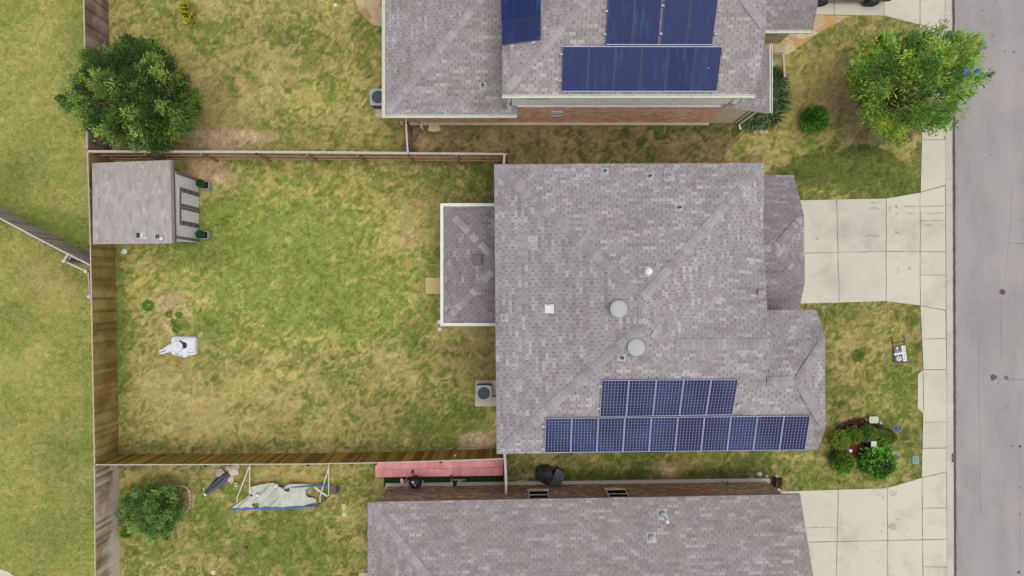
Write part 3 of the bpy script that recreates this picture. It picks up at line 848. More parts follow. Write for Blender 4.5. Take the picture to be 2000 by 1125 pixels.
def windowpart(parent, c, w, h, normal, frame=None, name='window'):
    """window centred at c in a vertical wall whose outward normal is given; frame + pane sub-part"""
    n = Vector(normal).normalized(); s = Vector((0, 0, 1)).cross(n).normalized()
    fm = frame or M['frame_white']; t_ = .05
    mb = MB(); c = Vector(c)
    for a, b in (((-w / 2, -h / 2), (w / 2, -h / 2)), ((-w / 2, h / 2), (w / 2, h / 2)), ((-w / 2, 0), (w / 2, 0))):
        mb.beam(c + s * a[0] + Vector((0, 0, a[1])) + n * .02, c + s * b[0] + Vector((0, 0, b[1])) + n * .02, .045, t_)
    for x in (-w / 2, w / 2):
        mb.beam(c + s * x + Vector((0, 0, -h / 2 - .02)) + n * .021, c + s * x + Vector((0, 0, h / 2 + .02)) + n * .021, t_, .045, up=n)
    f = mb.build(name, fm, parent)
    mp = MB(); mp.face([c + s * x + Vector((0, 0, y)) + n * .012 for x, y in ((-w / 2, -h / 2), (w / 2, -h / 2), (w / 2, h / 2), (-w / 2, h / 2))])
    mp.build('pane', M['glass'], f)
    return f

def solar_grid(parent, corners, P, cols, rows, mat, fmat, lift=.10, frame=.018, gap=.012, skip=()):
    """corners: 4 pixels tl,tr,br,bl on roof plane P"""
    n = pnormal(P)
    Q = [ray_plane(u, v, [p + Vector((0, 0, lift)) for p in P]) for u, v in corners]
    for r in range(rows):
        for c in range(cols):
            if (r, c) in skip: continue
            def pt(a, b):
                return Q[0].lerp(Q[1], a).lerp(Q[3].lerp(Q[2], a), b)
            wx = (Q[1] - Q[0]).length / cols; wy = (Q[3] - Q[0]).length / rows
            ga, gb = gap / wx / cols / 1, gap / wy / rows
            a0, a1, b0, b1 = c / cols + ga / 2, (c + 1) / cols - ga / 2, r / rows + gb / 2, (r + 1) / rows - gb / 2
            P4 = [pt(a0, b0), pt(a1, b0), pt(a1, b1), pt(a0, b1)]
            rnd = random.random()
            mb = MB()
            up = n * .012
            fa, fb = frame / wx / cols, frame / wy / rows
            I4 = [pt(a0 + fa, b0 + fb), pt(a1 - fa, b0 + fb), pt(a1 - fa, b1 - fb), pt(a0 + fa, b1 - fb)]
            mb.face([I4[3], I4[2], I4[1], I4[0]], 0, (rnd,) * 3 + (1,), [(0, 0), (1, 0), (1, 1), (0, 1)])
            mb.face([p - n * .03 for p in P4], 0, (rnd,) * 3 + (1,), [(0, 0)] * 4)
            po = mb.build('solar_panel', mat, parent)
            fb_ = MB()
            for i in range(4):
                j = (i + 1) % 4
                fb_.face([P4[i] + n * .004, P4[j] + n * .004, I4[j] + n * .004, I4[i] + n * .004][::-1], 0)
                fb_.face([P4[i] + n * .004, P4[j] + n * .004, P4[j] - n * .036, P4[i] - n * .036], 0)
            fb_.build('panel_frame', fmat, po)

def mounts(parent, pts, P):
    n = pnormal(P)
    for u, v in pts:
        mb = MB(); q = ray_plane(u, v, P); mb.box(q + n * .05, (.06, .06, .1)); mb.box(q + n * .11, (.10, .05, .03))
        mb.build('panel_mount', M['metal'], parent)

def pipe_vent(parent, u, v, P, h=.32, r=.045, cap=True, mat=None, flip=1):
    """plumbing vent: square flashing on the shingles, cone and pipe"""
    n = pnormal(P); q = ray_plane(u, v, P)
    e = Vector((0, 0, 1)).cross(n).normalized(); s = n.cross(e)
    mb = MB()
    w = .15
    F4 = [q + e * a * w + s * b * w + n * .012 for a, b in ((-1, -1), (1, -1), (1, 1), (-1, 1))]
    mb.face(F4, 0)
    mb.lathe(q, [(.10, .02), (.07, .10), (r + .01, .12)], 14, 0)
    fl = mb.build('roof_vent', M['metal'], parent)
    m2 = MB(); m2.lathe(q, [(r, .1), (r, h), (r - .012, h), (r - .012, h - .08)], 14, 0)
    m2.build('vent_pipe', mat or M['dark_grey'], fl)
    return fl

def flue(parent, u, v, P, h, r=.09, rcap=.13, mat=None):
    n = pnormal(P); q = ray_plane(u, v, P)
    e = Vector((0, 0, 1)).cross(n).normalized(); s = n.cross(e)
    mb = MB(); w = .20
    mb.face([q + e * a * w + s * b * w * 1.1 + n * .012 for a, b in ((-1, -1), (1, -1), (1, 1), (-1, 1))], 0)
    mb.lathe(q, [(.16, .03), (.11, .16), (r, .18)], 16, 0)
    fl = mb.build('roof_vent', M['metal'], parent)
    m2 = MB(); m2.lathe(q, [(r * .6, .15), (r * .6, h - .12), (rcap * .7, h - .12), (rcap, h - .08), (rcap, h - .02), (rcap * .5, h + .03), (.001, h + .05)], 18, 0)
    m2.build('flue_cap', mat or M['metal_white'], fl)

def dome_vent(parent, u, v, P, R=.33, h=.26):
    q = ray_plane(u, v, P)
    mb = MB()
    mb.lathe(q, [(R * 1.0, -.16), (R * .82, .06), (R * .78, h - .12)], 28, 0)
    base = mb.build('roof_vent', M['dark_grey'], parent, True)
    m2 = MB()
    prof = [(R * .86, h - .15), (R, h - .13), (R * 1.0, h - .09)] + [(R * math.cos(a), h - .09 + .11 * math.sin(a)) for a in [math.radians(x) for x in (15, 30, 45, 60, 75)]] + [(R * .10, h + .022), (R * .09, h + .035), (.001, h + .037)]
    m2.lathe(q, prof, 32, 0)
    for a in range(4):
        m2.beam(q + Vector((0, 0, h + .02)), q + Vector((math.cos(a * 1.57 + .4) * R * .8, math.sin(a * 1.57 + .4) * R * .8, h - .02)), .012, .01)
    m2.build('vent_dome', M['dome'], base)

def box_vent(parent, u, v, P, w, h, mat):
    n = pnormal(P); q = ray_plane(u, v, P)
    e = Vector((0, 0, 1)).cross(n).normalized(); s = n.cross(e)
    Mx = Matrix((e, s, n)).transposed()
    mb = MB(); mb.box(q + n * h * .35, (w * .8, w * .8, h * .7), mat=Mx); mb.box(q + n * .008, (w * 1.25, w * 1.35, .012), mat=Mx)
    b = mb.build('roof_vent', mat, parent)
    m2 = MB(); m2.box(q + n * (h * .8), (w, w, h * .3), mat=Mx); m2.box(q + n * (h * .98), (w * .8, w * .8, h * .1), mat=Mx)
    m2.build('vent_cover', mat, b)

Z2, Z1, SL = 5.70, 3.00, 0.43
# ---------------- middle house
house = thing('house', 'two storey middle house under a mauve grey shingle roof with rows of gridded solar panels', 'house', at(1225, 600, 0))
A = at(965, 321, Z2); B = at(1493, 318, Z2); Cc = at(970, 886.5, Z2)
zr = Z2 + SL * 5.25
R1 = at(1254, 583, zr); R2 = at(1256, 634, zr)
SWc = Cc
# south eave line runs on to the wing
wing_zr = Z2 + SL * 2.85
S_E = at(1597, 877.5, Z2)                      # south-east corner of the wing
zg = 7.52
G0 = at(1311, 673, zg); G1 = at(1506, 674, zg)       # ridge of the cross gable
# point on south plane where gable rake meets the wing roof
PS = [Cc, S_E, R2]
SP = [Cc, S_E, at(1256, 634, Z2 + SL * ((at(1256, 634, zr).y - Cc.y)))]
def on(u, v, P): return ray_plane(u, v, P)
P_S = [at(970, 886.5, Z2), at(1597, 877.5, Z2), at(1350, 673, zg)]
G0 = on(1311, 673, P_S); G1 = on(1506.5, 673, P_S); K1 = on(1495, 746, P_S)
W_R = on(1557, 744, P_S)                          # wing hip peak
J_S = at(1612, 838, Z2 + .62); J_N = at(1611.5, 661, Z2 + .62)
W_NE = at(1596, 605.5, Z2); W_NW = at(1490, 606, Z2)
R2s = on(1256, 636, P_S)
R1s = Vector((R2s.x, R1.y, R2s.z))
W_Rw = on(1494, 746, P_S)
roof_planes = [
    [A, Cc, R2s, R1s],                            # west
    [B, A, R1s],                                  # north
    [at(1491, 448, Z2), B, R1s, R2s, G0],         # east
    [Cc, S_E, J_S, W_R, K1, G1, G0, R2s],         # south, runs down over the wing
    [at(1491, 448, Z2), G0, G1, at(1499, 607, 6.98), at(1493.5, 520, 6.15)],   # north side of the cross gable
]
roof = roof_part('roof', roof_planes, [M['roof'], M['fascia']], house)
WL = W_NW.lerp(W_NW, 0)
wing = roof_part('wing_roof', [[J_N, W_NE, W_NW, W_Rw + Vector((0, 0, -.03)), W_R], [J_S, J_N, W_R]], [M['roof'], M['fascia']], house)
for a, b in ((A, R1s), (B, R1s), (Cc, R2s), (R2s, G0)):
    caps(roof, a + (b - a).normalized() * .3, b, .36, .19, .22)
caps(roof, R1s, R2s, .34, .19, .3, name='ridge_cap')
caps(roof, G0, G1, .42, .19, .35, name='ridge_cap')
for a, b in ((J_S, W_R), (J_N, W_R)): caps(wing, a, b, .28, .19, .30)
caps(wing, W_R, K1, .36, .19, .35, name='ridge_cap')
# garage roof (single storey), clipped gable
GA = at(1480, 342, 3.0); GB = at(1550, 341.5, 3.0); GC = at(1570.5, 420, 3.95); GD = at(1572, 552, 3.95); GE = at(1561, 606, 3.45)
GP = at(1514, 485, 4.85); GPw = at(1470, 485, 4.85); GF = at(1480, 608, 3.45)
gr = roof_part('garage_roof', [[GB, GA, GPw, GP, GC], [GC, GP, GD], [GD, GP, GPw, GF, GE]], [M['roof_low'], M['fascia']], house)
LOWT = ((150, 142, 147), (164, 158, 161), (140, 132, 136))
caps(gr, GC, GP, .30, .17, .22, LOWT); caps(gr, GD, GP, .30, .17, .22, LOWT); caps(gr, GP, GPw, .3, .17, .35, LOWT, 'ridge_cap')
# patio roof
PA = at(866, 403, 2.9); PB = at(866, 631, 2.9); PC = at(985, 631, 2.9); PD = at(985, 403, 2.9)
PE = at(962, 501, 3.85); PF = at(962, 531, 3.85); PG = at(985, 531, 3.86); PH = at(985, 501, 3.86)
pr = roof_part('patio_roof', [[PA, PB, PF, PE], [PD, PA, PE, PH], [PB, PC, PG, PF], [PE, PF, PG, PH]], [M['roof_low'], M['fascia']], house)
caps(pr, PA, PE, .3, .19, .22, LOWT); caps(pr, PB, PF, .3, .19, .22, LOWT)
gutter(pr, PA + Vector((-.0, .13, 0)), PB + Vector((0, -.13, 0)), (-1, 0, 0), M['gutter_white'])
gutter(pr, PA, PD, (0, 1, 0), M['gutter_white']); gutter(pr, PB, PC, (0, -1, 0), M['gutter_white'])
# walls
mb = MB()
def wallbox(mb, x0, x1, y0, y1, z0, z1, mi=0):
    mb.prism([(x0, y0), (x1, y0), (x1, y1), (x0, y1)], z0, z1, mi)
wallbox(mb, -.30, 9.50, -6.10, 4.50, -.1, 5.62)
mb.build('wall', M['brick_brown'], house)
mb = MB(); wallbox(mb, 9.50, 11.65, -6.0, -1.25, -.1, 5.62); mb.build('wing_wall', M['stucco'], house)
mb = MB(); wallbox(mb, 9.50, 11.80, -1.24, 4.40, -.1, 2.92); mb.build('garage_wall', M['brick_brown'], house)
# gable end infill above garage roof / wing
mb = MB(); gx = 9.50
gy0, gy1 = on(1490, 750, P_S), G1
mb.prism([(9.30, -3.3), (9.52, -3.3), (9.52, -.1), (9.30, -.1)], 5.6, 6.75); mb.build('gable_wall', M['fascia'], house)
# patio posts, slab; garage door, front door, windows
mb = MB(); mb.prism([at(u, v, .04) for u, v in ((874, 410), (1010, 410), (1010, 622), (874, 622))], -.1, .05); mb.build('patio_slab', M['pad'], house)
for (x, y) in ((-2.8, 3.35), (-2.8, -1.35), (-2.8, 1.0)):
    mb = MB(); mb.box((x, y, 1.4), (.12, .12, 2.8)); mb.build('patio_post', M['white'], house)
mb = MB(); mb.box((11.82, 1.6, 1.1), (.06, 4.4, 2.15))
for k in range(4): mb.box((11.86, 1.6, .35 + k * .52), (.03, 4.3, .46))
mb.build('garage_door', M['siding'], house)
for c_, n_ in (((11.65, -3.6, 4.3), (1, 0, 0)), ((11.65, -3.6, 1.5), (1, 0, 0)), ((3, 4.5, 4.4), (0, 1, 0)), ((7, 4.5, 4.4), (0, 1, 0)), ((-.3, -3.4, 1.5), (-1, 0, 0)), ((-.3, -3.4, 4.4), (-1, 0, 0)), ((-.3, 2, 4.4), (-1, 0, 0)), ((3, -6.1, 4.3), (0, -1, 0)), ((7, -6.1, 1.5), (0, -1, 0))):
    windowpart(house, c_, 1.1, 1.4, n_)
mb = MB(); mb.box((-.33, 1.0, 1.05), (.06, .95, 2.1)); dd = mb.build('door', M['trim_dark'], house)
mb = MB(); mb.box((-.39, .65, 1.0), (.06, .05, .12)); mb.build('handle', M['metal'], dd)
# solar panels of the middle house
solar_grid(house, [(1065, 817), (1583.5, 812), (1573, 879), (1063.5, 884.5)], P_S, 10, 1, M['cells'], M['panel_frame'])
solar_grid(house, [(1175, 742.5), (1443, 741), (1431, 810), (1171, 814.5)], P_S, 5, 1, M['cells'], M['panel_frame'])
mounts(house, [(1444, 750), (1440, 790), (1171, 752), (1168, 795), (1061, 830), (1060, 874)], P_S)
# roof furniture
PN = [A, B, R1s]; PW = [A, Cc, R2s]; PE_ = [B, at(1493, 448, Z2), R1s]
for u, v in ((1181, 335), (1268, 345), (1325, 406)): pipe_vent(house, u, v, PN)
flue(house, 1307, 344, PN, .55, .06, .09, M['grey_paint'])
flue(house, 1259, 531, PN, .85, .10, .13)
dome_vent(house, 1207, 603, PW); dome_vent(house, 1241, 678, P_S)
box_vent(house, 1073, 603, PW, .28, .14, M['metal_white'])
pipe_vent(house, 986, 621, PW, .14, .05)
pipe_vent(house, 1214, 698, P_S, .32, .05)
pipe_vent(house, 1467, 486, PE_, .12, .03)
box_vent(house, 935, 507, [PA, PB, PF], .38, .16, M['trim_dark'])
mb = MB(); random.seed(3)
for k in range(16):
    q = ray_plane(1258 + random.uniform(-5, 7), 583 + random.uniform(-8, 40), [R1s, R2s, R2s + Vector((1, 0, -.42))]); mb.box(q + Vector((0, 0, .06)), (.03, .05, .02), random.random() * 3)
mb.build('sealant_patch', M['metal'], house)
# loose cable loop under the panels
mb = MB(); q = [at(1328, 880, 5.75), at(1329, 884, 5.6), at(1333, 885, 5.6), at(1335, 881, 5.75)]; mb.tube(q, .012, 6); mb.build('panel_cable', M['dark_grey'], house)
random.seed(21)

# ---------------- north house
nh = thing('house', 'two storey northern house with red brick, white siding and plain blue solar panels', 'house', at(1150, 60, 0))
a1 = at(752, 224, Z1); a2 = at(1008, 224, Z1)
W = a1.x; S_ = a1.y
rr = 5.4
low = [[a1, Vector((-5.45 + rr + .2 + 6, S_, Z1)), Vector((-5.45 + rr + 6, S_ + rr, Z1 + SL * rr)), Vector((W + rr, S_ + rr, Z1 + SL * rr))],
       [a1, Vector((W + rr, S_ + rr, Z1 + SL * rr)), Vector((W, S_ + 2 * rr, Z1))]]
low[0] = [a1, Vector((.22, S_, Z1)), Vector((.22, S_ + rr, Z1 + SL * rr)), Vector((W + rr, S_ + rr, Z1 + SL * rr))]
lr = roof_part('low_roof', [low[0], low[1]], [M['roof_north'], M['fascia']], nh)
NT_ = ((162, 155, 156), (169, 163, 163), (153, 145, 147), (158, 151, 152))
caps(lr, a1, low[0][3], .34, .19, .22, NT_)
gutter(lr, a1 + Vector((0, -.13, 0)), Vector((W, S_ + 2 * rr, Z1)), (-1, 0, 0), M['gutter_pale'])
gutter(lr, a1, Vector((.22, S_, Z1)), (0, -1, 0), M['gutter_pale'])
ZN = 5.90
n1 = at(981, 185, ZN); n2 = at(1475.5, 184.5, ZN); n3 = at(1497, 57, 6.86)
dep = 5.7; zn = ZN + SL * dep
n4 = Vector((n3.x - (zn - 6.86) / SL, n2.y + dep, zn)); n5 = Vector((n1.x + dep, n1.y + dep, zn))
n6 = Vector((n1.x, n1.y + 2 * dep, ZN)); n7 = Vector((n3.x, n4.y + 3.4, 6.86)); n8 = Vector((n2.x, n2.y + 2 * dep, ZN))
ur = roof_part('upper_roof', [[n1, n2, n3, n4, n5], [n1, n5, n6], [n3, n7, n4], [n6, n5, n4, n7, n8]], [M['roof_north'], M['fascia']], nh)
caps(ur, n1, n5, .34, .19, .22, NT_); caps(ur, n3, n4, .36, .19, .22, NT_)
gutter(ur, n1, n2, (0, -1, 0), M['gutter_pale'])
# walls: brick below, white siding above
YW = (562.5 - 240.5) * H / F
mb = MB(); wallbox(mb, -5.2, 9.22, YW, YW + 10.6, -.1, 2.98); mb.build('brick_wall', M['brick_red'], nh)
mb = MB(); wallbox(mb, 0.0, 9.22, YW + .003, YW + 10.5, 2.98, 5.85)
mb.prism([(.0, YW - .02), (9.24, YW - .02), (9.24, YW + .05), (.0, YW + .05)], 2.94, 3.08); mb.build('siding_wall', M['siding'], nh)
mb = MB(); mb.prism([(-5.3, YW - .12), (9.35, YW - .12), (9.35, YW + .2), (-5.3, YW + .2)], -.1, .12); mb.build('foundation', M['pad'], nh)
windowpart(nh, (2.02, YW - .01, 1.9), .45, .55, (0, -1, 0), M['frame_white'])
windowpart(nh, (1.1, YW - .01, 4.72), .85, 1.0, (0, -1, 0), M['frame_white'])
mb = MB(); mb.box((2.02, YW - .03, 1.56), (.6, .08, .07)); mb.build('window_sill', M['stone'], nh)
# porch: half wall, post, roof sloping east
mb = MB(); wallbox(mb, 9.22, 10.62, YW, YW + .25, -.1, 2.75); mb.build('porch_wall', M['stucco'], nh)
mb = MB(); wallbox(mb, 10.62, 10.86, YW - .01, YW + .24, -.1, 2.8); mb.build('porch_post', M['brick_brown'], nh)
q1 = at(1503, 220, 2.9); q2 = at(1503, 86, 2.9); q3 = Vector((9.22, q2.y, 2.9 + SL * (q1.x - 9.22))); q4 = Vector((9.22, q1.y, q3.z))
po = roof_part('porch_roof', [[q1, q2, q3, q4]], [M['roof_low'], M['gutter_pale']], nh)
gutter(po, q1, q2, (1, 0, 0), M['gutter_pale'])
mb = MB(); mb.prism([(9.22, YW + .25), (10.9, YW + .25), (10.9, 10.4), (9.22, 10.4)], -.1, .12); mb.build('porch_slab', M['pad'], nh)
# garage wing with stone facing
g1 = at(1588.5, 58.5, 2.95); gx0 = 9.24
gy = g1.y; ght = 3.1
gw = roof_part('garage_roof', [[Vector((gx0, gy, 2.95)), g1, Vector((g1.x, gy + ght, 2.95 + SL * ght)), Vector((gx0, gy + ght, 2.95 + SL * ght))],
                               [Vector((gx0, gy + ght, 2.95 + SL * ght)), Vector((g1.x, gy + ght, 2.95 + SL * ght)), Vector((g1.x, gy + 2 * ght, 2.95)), Vector((gx0, gy + 2 * ght, 2.95))]], [M['roof_low'], M['fascia']], nh)
gutter(gw, Vector((gx0 + .6, gy, 2.95)), g1, (0, -1, 0), M['gutter_pale'])
mb = MB(); wallbox(mb, 9.26, 12.7, gy + .45, gy + 5.7, -.1, 2.9); mb.build('stone_wall', M['stone'], nh)
mb = MB(); mb.box((12.73, gy + 3.1, 1.1), (.06, 4.2, 2.2)); mb.build('garage_door', M['siding'], nh)
windowpart(nh, (9.22, YW + 5.2, 1.5), 1.2, 1.4, (1, 0, 0)); windowpart(nh, (-5.2, YW + 4, 1.5), 1.4, 1.3, (-1, 0, 0)); windowpart(nh, (9.22, YW + 1.5, 4.6), 1.0, 1.2, (1, 0, 0))
# downspouts
def downspout(parent, pts, mat=None, w=.08):
    mb = MB()
    for i in range(len(pts) - 1): mb.beam(pts[i], pts[i + 1], w, w * .8)
    mb.build('downspout', mat or M['gutter_white'], parent)
downspout(nh, [Vector((10.78, YW - .06, 2.75)), Vector((10.78, YW - .08, .1)), Vector((10.86, YW - .3, .04))])
downspout(nh, [Vector((10.55, YW - .04, 2.75)), Vector((10.55, YW - .06, .3))], M['stucco'], .06)
downspout(nh, [Vector((-4.25, YW - .35, 2.86)), Vector((-4.35, YW - .06, 2.6)), Vector((-4.35, YW - .06, .15)), Vector((-4.25, YW - .3, .06))], M['frame_white'])
downspout(nh, [at(995, 190, 5.8), at(995, 193, 5.3), at(992, 205, 4.3), at(992, 211, 3.35), at(997, 211, 3.2)], M['gutter_white'], .1)
mb = MB(); mb.box((9.33, YW + .02, 4.4), (.22, .16, 2.9)); mb.build('corner_trim', M['siding'], nh)
mb = MB(); mb.box(at(1416, 205, 3.25), (.24, .05, .55)); mb.build('wall_light', M['frame_white'], nh)
PSn = [n1, n2, n4]; PWn = [n1, n5, n6]
solar_grid(nh, [(1098.5, 90.5), (1411, 91), (1400, 178.5), (1096.5, 179)], PSn, 6, 1, M['cells_blue'], M['panel_frame_dark'], gap=.02)
solar_grid(nh, [(1186.5, -3), (1293.5, -3), (1286, 88.5), (1182.5, 88.5)], PSn, 2, 1, M['cells_blue'], M['panel_frame_dark'], gap=.02)
solar_grid(nh, [(1297, -3), (1403, -3), (1391, 89), (1290, 89)], PSn, 2, 1, M['cells_blue'], M['panel_frame_dark'], gap=.02)
solar_grid(nh, [(977.5, -50), (1056, -55), (1056, 77), (979.5, 88)], PWn, 1, 3, M['cells_blue'], M['panel_frame_dark'], gap=.02, lift=.12)
mounts(nh, [(1184, 22), (1181, 67), (1404, 21), (1397, 67), (1096, 106), (1094, 157), (1412, 105), (1405, 156), (1290, 66), (1294, 11), (1001, 90), (1042, 83)], PSn)
mb = MB()
for (ua, va, ub, vb) in ((1098, 91, 1411, 91.5), (1184, 87, 1391, 87.5), (1097, 178.6, 1400, 178.4)):
    p0, p1 = ray_plane(ua, va, [p + Vector((0, 0, .12)) for p in PSn]), ray_plane(ub, vb, [p + Vector((0, 0, .12)) for p in PSn]); mb.beam(p0, p1, .03, .03)
mb.build('panel_rail', M['panel_frame'], nh)
pipe_vent(nh, 943, 168, [low[0][0], low[0][1], low[0][2]], .35)

# ---------------- south house
sh = thing('house', 'single storey southern house of brown brick whose plain shingle roof runs out of the frame', 'house', at(1150, 1060, 0))
s1 = at(718, 980.5, Z1); s2 = at(1563, 965.5, Z1); dp = 6.0; zs = Z1 + SL * dp
s3 = Vector((s2.x, s2.y - dp, zs)); s4 = Vector((s1.x + dp, s1.y - dp, zs)); s5 = Vector((s1.x, s1.y - 2 * dp, Z1)); s6 = Vector((s2.x, s2.y - 2 * dp, Z1))
sr = roof_part('roof', [[s1, s4, s3, s2], [s1, s5, s4], [s5, s6, s3, s4]], [M['roof_south'], M['fascia']], sh)
caps(sr, s1, s4, .34, .19, .22, NT_)
ys0, ys1 = at(760, 949.5).y, at(1500, 940).y
mb = MB(); mb.prism([(-5.9, ys0), (-5.9, ys0 - 11), (12.1, ys0 - 11), (12.1, ys1)], -.1, 2.95); mb.build('brick_wall', M['brick_brown'], sh)
mb = MB(); mb.prism([(-6.0, ys0 + .16), (-6.0, ys0 - 11.1), (12.2, ys0 - 11.1), (12.2, ys1 + .16)], -.1, .10); mb.build('foundation', M['kerb'], sh)
dirw = Vector((18, ys1 - ys0, 0)).normalized(); nw = Vector((-dirw.y, dirw.x, 0))
for xc in (1.2, 4.75):
    yy = ys0 + (xc + 5.9) / 18 * (ys1 - ys0)
    windowpart(sh, (xc, yy + .01, 1.78), .88, 1.25, nw)
    mb = MB(); mb.box((xc, yy + .05, 1.08), (1.0, .10, .11)); mb.build('window_sill', M['stone'], sh)
P_Sh = [s1, s2, s3]
flue(sh, 1294, 1005, P_Sh, .95, .06, .08); flue(sh, 1272, 1050, P_Sh, .30, .05, .05)
mb = MB(); mb.box((12.12, -14.6, 1.1), (.06, 4.5, 2.2)); mb.build('garage_door', M['siding'], sh)
windowpart(sh, (-5.9, -13, 1.6), 1.1, 1.3, (-1, 0, 0))
mb = MB(); mb.tube([(9.9, ys1 + .1, .3), (9.9, ys1 + .12, .8), (10.05, ys1 + .08, .8), (10.15, ys1 + .1, .35)], .02, 6); mb.build('gas_pipe', M['black'], sh)

# ---------------- garden shed
shed = thing('garden_shed', 'grey garden shed with pale plank front and brown framed double doors', 'shed', at(284, 395, 0))
zE, zW = 2.42, 2.05
r1 = at(180, 318.5, zW); r2 = at(181.5, 477, zW); r3 = at(336, 475.5, zE); r4 = at(332.5, 312.5, zE)
rf = roof_part('roof', [[r1, r2, r3, r4]], [M['roof_shed'], M['trim_dark']], shed, .10)
xe = at(388, 400).x; yN, yS = at(388, 350).y, at(388, 472.5).y
mb = MB(); xw = r1.x + .15; za, zb = zW - .09, zE - .14
for P_ in ([(xw, yS, 0), (xe, yS, 0), (xe, yS, zb), (xw, yS, za)], [(xe, yS, 0), (xe, yN, 0), (xe, yN, zb), (xe, yS, zb)], [(xe, yN, 0), (xw, yN, 0), (xw, yN, za), (xe, yN, zb)], [(xw, yN, 0), (xw, yS, 0), (xw, yS, za), (xw, yN, za)], [(xw, yS, za), (xe, yS, zb), (xe, yN, zb), (xw, yN, za)]):
    mb.face(P_)
t = NT('shed_planks', .7, .25); u, v, _ = t.sep(t.uv())
fr = t.m('FRACT', t.m('DIVIDE', u, .2)); cc = t.mix(t.step(fr, .0, .07, .35, 0), C(232, 230, 238), C(160, 158, 164))
cc = t.mix(t.step(t.noise(t.pos(), 3, 4, .6), .45, .7, 0, .35), cc, C(214, 212, 220)); t.base(cc)
M['plank'] = t.mat
mb.build('wall', M['plank'], shed)
mb = MB()
mb.beam(r3 + Vector((.07, -.0, -.06)), r4 + Vector((.07, 0, -.06)), .13, .16); mb.build('fascia_board', M['trim_dark'], shed)
def vt(u, v): return at(u, v).y
y_a, y_b, y_c, y_d = vt(0, 379), vt(0, 410), vt(0, 413), vt(0, 445)
xf = xe + .02
for yy, w_ in ((yN - .06, .12), (yS + .06, .12)):
    mb = MB(); mb.box((xf, yy, 1.12), (.05, w_, 2.24)); mb.build('corner_trim', M['trim_dark'], shed)
for (ya, yb, sg) in ((vt(0, 377), vt(0, 411), 1), (vt(0, 446), vt(0, 412.5), -1)):
    mb = MB(); lo, hi = min(ya, yb), max(ya, yb)
    mb.box((xf, (lo + hi) / 2, 1.0), (.03, hi - lo, 1.92)); d = mb.build('door', M['plank'], shed)
    mb = MB()
    for yy, ww in (((lo + .055, .11), (hi - .10, .20)) if sg > 0 else ((lo + .10, .20), (hi - .055, .11))): mb.box((xf + .025, yy, 1.0), (.03, ww, 1.93))
    mb.box((xf + .027, (lo + hi) / 2, 1.9), (.03, hi - lo, .16))
    mb.build('door_frame', M['trim_dark'], d)
    yh = hi - .10 if sg > 0 else lo + .10
    for zz in (1.62, 1.0, .38):
        mb = MB(); mb.box((xf + .055, yh, zz), (.03, .10, .05)); mb.build('hinge', M['black'], d)
PSd = [r1, r2, r3]
box_vent(shed, 273, 460, PSd, .20, .08, M['metal_white'])
nS = pnormal(PSd)
mb = MB(); mb.box(ray_plane(272.5, 460, PSd) + nS * .09, (.16, .22, .015)); mb.build('vent_screen', M['black'], shed)
mb = MB(); mb.box(ray_plane(308, 462, PSd) + nS * .03, (.15, .16, .05)); mb.build('solar_lamp_panel', M['dark_grey'], shed)
mb = MB(); mb.lathe(ray_plane(316, 466, PSd), [(.07, .0), (.09, .06), (.06, .10), (.001, .12)], 12); mb.lathe(ray_plane(284, 465, PSd), [(.04, 0), (.05, .05), (.001, .07)], 10); mb.build('lamp_head', M['white'], shed)

# ------------------------------------------------------------------ fences
def fence(name, label, pts, h=1.83, mat=None, bside=1, rails=True, rmat=None, cap=None, cat='fence', board=.145, group=None, posts=2.4, jitter=.02, capw=.10, tone=(0, 1), bright=None):
    """pts: pixels of the fence's TOP line. boards are one surface; rails and posts on side -bside"""
    W_ = [at(u, v, h) for u, v in pts]
    root = thing(name, label, cat, Vector((W_[0].x, W_[0].y, 0)), 0, group)
    mb = MB(); rl = MB(); cp = MB(); ps = []
    for i in range(len(W_) - 1):
        a, b = W_[i].copy(), W_[i + 1].copy(); a.z = b.z = 0
        d = (b - a); L = d.length; d.normalize(); s = Vector((-d.y, d.x, 0)) * bside
        n = max(1, round(L / board)); bd = L / n
        for k in range(n):
            c = a + d * (bd * (k + .5)); hh = h + random.uniform(-jitter, jitter)
            tn = tone[0] + (tone[1] - tone[0]) * random.random()
            if bright and bright(c, L): tn = 1.0
            off = s * random.uniform(-.004, .004); ang = math.atan2(d.y, d.x) + random.uniform(-.01, .01)
            mb.box(c + off + Vector((0, 0, hh / 2)), (bd * random.uniform(.95, .995), .018, hh), ang, 0, (tn, tn, tn, 1))
        if rails:
            for zz in (.25, h * .52, h - .22):
                rl.beam(a - s * .035 + Vector((0, 0, zz)), b - s * .035 + Vector((0, 0, zz)), .045, .085, 0, (.7, .7, .7, 1))
            m = max(1, int(round(L / posts)))
            for k in range(m + 1): ps.append((a + d * (L * k / m) - s * .10, math.atan2(d.y, d.x)))
        if cap: cp.beam(a + Vector((0, 0, h + .035)) - s * .02, b + Vector((0, 0, h + .035)) - s * .02, capw, .03, 0, (.6, .6, .6, 1))
    mb.build('boards', mat, root)
    if rails:
        rl.build('rail', rmat or mat, root)
        for q, an in ps:
            pm = MB(); pm.box(q + Vector((0, 0, h / 2 - .02)), (.09, .09, h - .04), an, 0, (.5, .5, .5, 1)); pm.build('post', rmat or mat, root)
    if cap: cp.build('cap_rail', cap, root)
    return root
fence('fence', 'plum brown board fence beside the dark green tree', [(163, -90), (169, 150), (172.5, 292)], mat=M['fence_plum'], cap=M['cap_pale'], capw=.045, bside=1, rmat=M['fence_brown'], jitter=.02, tone=(.2, .7))
